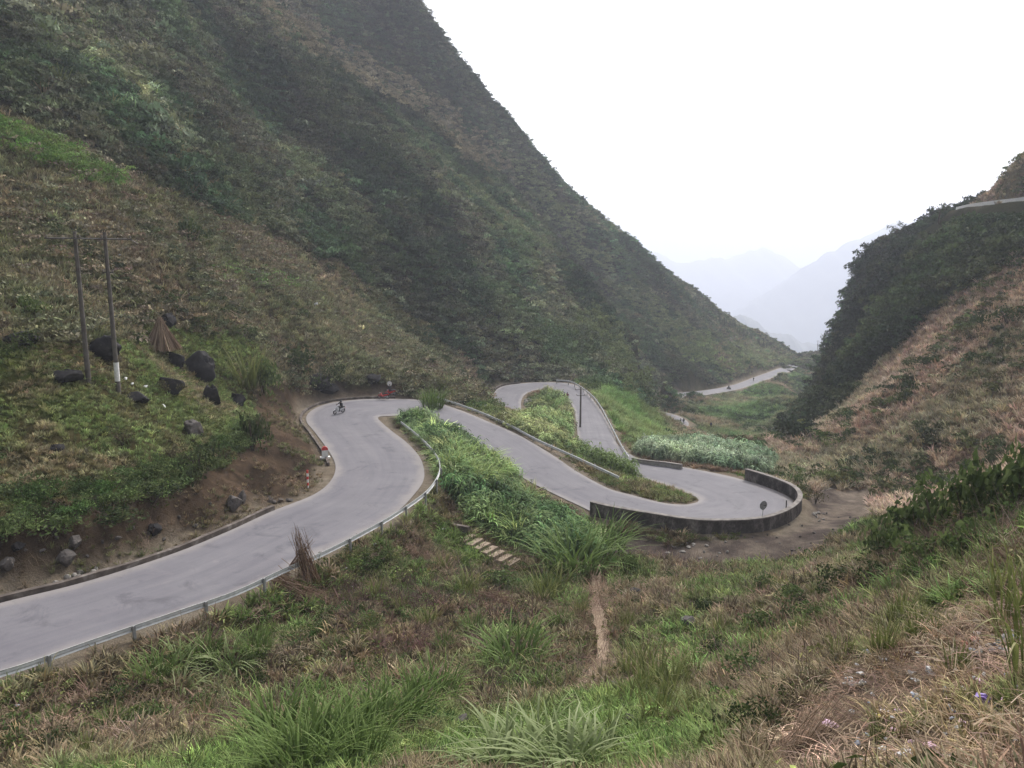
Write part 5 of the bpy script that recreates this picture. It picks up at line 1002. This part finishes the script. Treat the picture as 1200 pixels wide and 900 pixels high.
for k, (u, v, w, h) in enumerate([(980,690,50,28),(930,710,54,26),(1020,690,56,30),(890,740,60,30),(840,770,50,24),(960,730,50,26),(830,720,44,22),(900,690,40,20)]): bush(u, v, w, h, 'dg'[k % 2], ['low dark leafy bush on the slope between the wall and the litter', 'low light green leafy bush between the wall and the litter'][k % 2], 'low bushes on the right-hand slope')
for k, (u, v, w, h) in enumerate([(120,830,60,24),(170,850,66,26),(60,880,60,26),(240,830,50,22),(200,880,60,24),(380,740,40,18),(430,670,34,18),(455,655,30,16),(300,810,44,22)]): bush(u, v, w, h, 'dg'[k % 2], ['low dark weedy bush on the slope below the near guardrail', 'low light green weedy bush below the near guardrail'][k % 2], 'low bushes below the near guardrail')
for k, (u, v, w, h) in enumerate([(1085,430,30,18),(1140,400,36,22),(1060,470,26,16),(1120,470,30,18),(1180,380,40,24),(1030,500,28,16),(990,515,24,14),(1170,450,30,18),(1100,365,34,22)]): bush(u, v, w, h, 'do'[k % 2], ['dark green bush standing out on the brown right-hand slope', 'olive-brown bush standing out on the brown right-hand slope'][k % 2], 'bushes on the brown slope')

# ------------------------------------------------------------------ trees
def conifer_meshes(seed):
    g = random.Random(seed); tr = MB().tube([(0, 0, -.2), (0, 0, .5), (0, 0, 1)], [.03, .02, .006], 6).mesh('trunk', bark); V, F, LV = [], [], []
    for k in range(230):
        t_ = g.random() ** .8; z = .1 + .9 * t_; r = (1 - t_) * .24 * g.uniform(.3, 1.1) + .01; a = g.uniform(0, 6.28); s = .05 * g.uniform(.7, 1.4) * (1.2 - .6 * t_); p = np.array([math.cos(a) * r, math.sin(a) * r, z]); d = np.array([math.cos(a), math.sin(a), -.45]); e = np.array([-math.sin(a), math.cos(a), .1]); b_ = len(V)
        V += [p - d * s, p + e * s * .6, p + d * s * 1.3, p - e * s * .6]; F.append((b_, b_ + 1, b_ + 2, b_ + 3)); LV += [g.random()] * 4
    return tr, with_leaf(mesh_np('crown', V, F, [leaf_d]), LV)
def tree_meshes(seed):
    g = random.Random(seed); mb = MB().tube([(0, 0, -.15), (.02, 0, .3), (.03, .02, .62)], [.035, .026, .014], 7)
    for k in range(5):
        a = k * 1.3 + g.random(); mb.tube([(.02, 0, .28 + .06 * k), (math.cos(a) * .14, math.sin(a) * .14, .45 + .07 * k), (math.cos(a) * .27, math.sin(a) * .27, .55 + .07 * k)], [.014, .01, .005], 5)
    V, F, LV = [], [], []; gg = np.random.default_rng(seed); cs = gg.normal(size=(8, 3)) * (.19, .19, .15) + (0, 0, .68)
    for k in range(420):
        c_ = cs[gg.integers(8)]; d = gg.normal(size=3); d /= np.linalg.norm(d); p = c_ + d * gg.uniform(.05, .16); t1 = gg.normal(size=3); t1 /= np.linalg.norm(t1); t2 = np.cross(d, t1); s = .035 * gg.uniform(.6, 1.4); b_ = len(V)
        V += [p - t1 * s, p + t2 * s * .6, p + t1 * s, p - t2 * s * .6]; F.append((b_, b_ + 1, b_ + 2, b_ + 3)); LV += [gg.random()] * 4
    return mb.mesh('trunk', bark, True), with_leaf(mesh_np('crown', V, F, [leaf_d]), LV)
CT = [conifer_meshes(k) for k in range(3)]; TT = [tree_meshes(400 + k) for k in range(3)]
def tree(p, h, ms, name, label, group):
    o = empty(name, p, rnd.uniform(0, 6.28)); o.scale = (h, h, h * rnd.uniform(.9, 1.1)); tag(o, label, 'tree', group); link(bpy.data.objects.new('trunk', ms[0]), o); link(bpy.data.objects.new('crown', ms[1]), o)
for k in range(30):
    t_ = k / 29; u = 818 + t_ * 78 + rnd.uniform(-2, 2); v = np.interp(u, [818, 850, 896], [356, 378, 402]) + rnd.uniform(1, 9)
    tree(P3(hit(u, v)), rnd.uniform(3.0, 5.0), CT[k % 3], 'conifer_tree', 'small dark conifer on the far end of the mountain ridge', 'conifers on the far ridge')
for k in range(24):
    t_ = k / 23; u = 500 + t_ * 180 + rnd.uniform(-4, 4); v = np.interp(u, [500, 560, 640, 690], [60, 122, 215, 262]) + rnd.uniform(2, 30)
    tree(P3(hit(u, v)), rnd.uniform(1.6, 2.6), TT[k % 3], 'ridge_tree', 'small tree on the steep upper edge of the great mountain', 'trees on the mountain edge')
for k, (u, v, h) in enumerate([(968,420,9),(972,398,8),(985,362,9),(1003,340,8),(1028,310,8),(1050,285,8),(1075,268,8),(1100,262,7),(990,440,9),(1015,380,9),(1045,340,9),(1080,310,9),(960,470,8)]):
    tree(P3(hit(u, v)), h * rnd.uniform(.6, .8), TT[k % 3], 'hill_tree', 'dark leafy tree rising above the wood of the right-hand hill', 'trees on the right-hand hill')

# ------------------------------------------------------------------ litter
def bag_mesh(mat, seed):
    me = rock_mesh('bag', mat, seed, 3, .75, 0); return me
def plast(name, c): return simple(name, [(.3, tuple(x * .8 for x in c)), (.7, c)], 5, .4, .4, .5, .02)
PL = {'pink': plast('pink_plastic', (.62,.38,.50)), 'red': plast('red_plastic', (.60,.10,.08)), 'violet': plast('violet_plastic', (.22,.13,.42)), 'white': plast('white_plastic', (.60,.60,.60)), 'blue': plast('grey_blue_plastic', (.27,.30,.37)), 'yellow': plast('yellow_plastic', (.62,.50,.16)), 'grey': plast('grey_plastic', (.30,.28,.27))}
BG = {k: [bag_mesh(m, 50 + i * 7 + j) for j in range(2)] for i, (k, m) in enumerate(PL.items())}
def litter(u, v, wpx, c, label, group=None):
    b_ = hit(u, v); m = pix(b_)[2] / FPX; o = link(bpy.data.objects.new('plastic_bag', BG[c][rnd.randrange(2)])); w = wpx * m / 2; o.scale = (w, w * rnd.uniform(.6, 1), w * rnd.uniform(.3, .6)); o.location = (b_[0], b_[1], b_[2] + w * .35 + .09); o.rotation_euler = (rnd.gauss(0, .3), rnd.gauss(0, .3), rnd.uniform(0, 6.28)); return tag(o, label, 'litter', group)
litter(1088,882,19,'pink','pink crumpled plastic bag lying lowest on the litter slope')
litter(972,855,15,'pink','pink crumpled bag beside the long straw sheaf')
litter(1131,761,13,'red','bright red plastic scrap in the litter')
litter(1142,755,12,'red','dull red plastic bag behind the bright red scrap')
litter(1150,826,17,'violet','violet plastic bag in the litter')
litter(1031,847,13,'yellow','yellow wrapper on the litter slope')
litter(1170,738,12,'yellow','yellow scrap among the tall reeds')
litter(1060,892,20,'white','white crumpled sheet beside the pink bag')
litter(1090,792,15,'white','white bag in the middle of the litter slope')
litter(1078,825,16,'blue','grey-blue torn plastic bag on the litter slope')
for k in range(22): litter(rnd.uniform(1140, 1198), rnd.uniform(728, 770), rnd.uniform(6, 13), 'blue' if k % 2 else 'grey', ['grey plastic scrap heaped at the top of the litter', 'blue-grey plastic scrap heaped at the top of the litter'][k % 2], 'scraps at the top of the litter')
for k in range(64): litter(rnd.uniform(990, 1195), rnd.uniform(765, 897), rnd.uniform(4, 11), (cc := rnd.choice(['white', 'white', 'grey', 'grey', 'blue', 'pink'])), 'small ' + {'blue': 'grey-blue'}.get(cc, cc) + ' plastic scrap strewn over the litter slope', 'small scraps on the litter slope')
for k, (u, v) in enumerate([(520,622),(405,668),(418,682),(412,690),(20,830),(395,728),(440,640),(355,742)]): litter(u, v, 5, 'white', 'white plastic scrap on the slope below the near guardrail', 'scraps below the near guardrail')
for k, (u, v) in enumerate([(140,301),(324,328),(370,358),(388,299),(148,446),(170,455),(193,478),(155,452)]): litter(u, v, 5, 'white', 'white scrap lying on the left-hand hillside', 'scraps on the left-hand hillside')
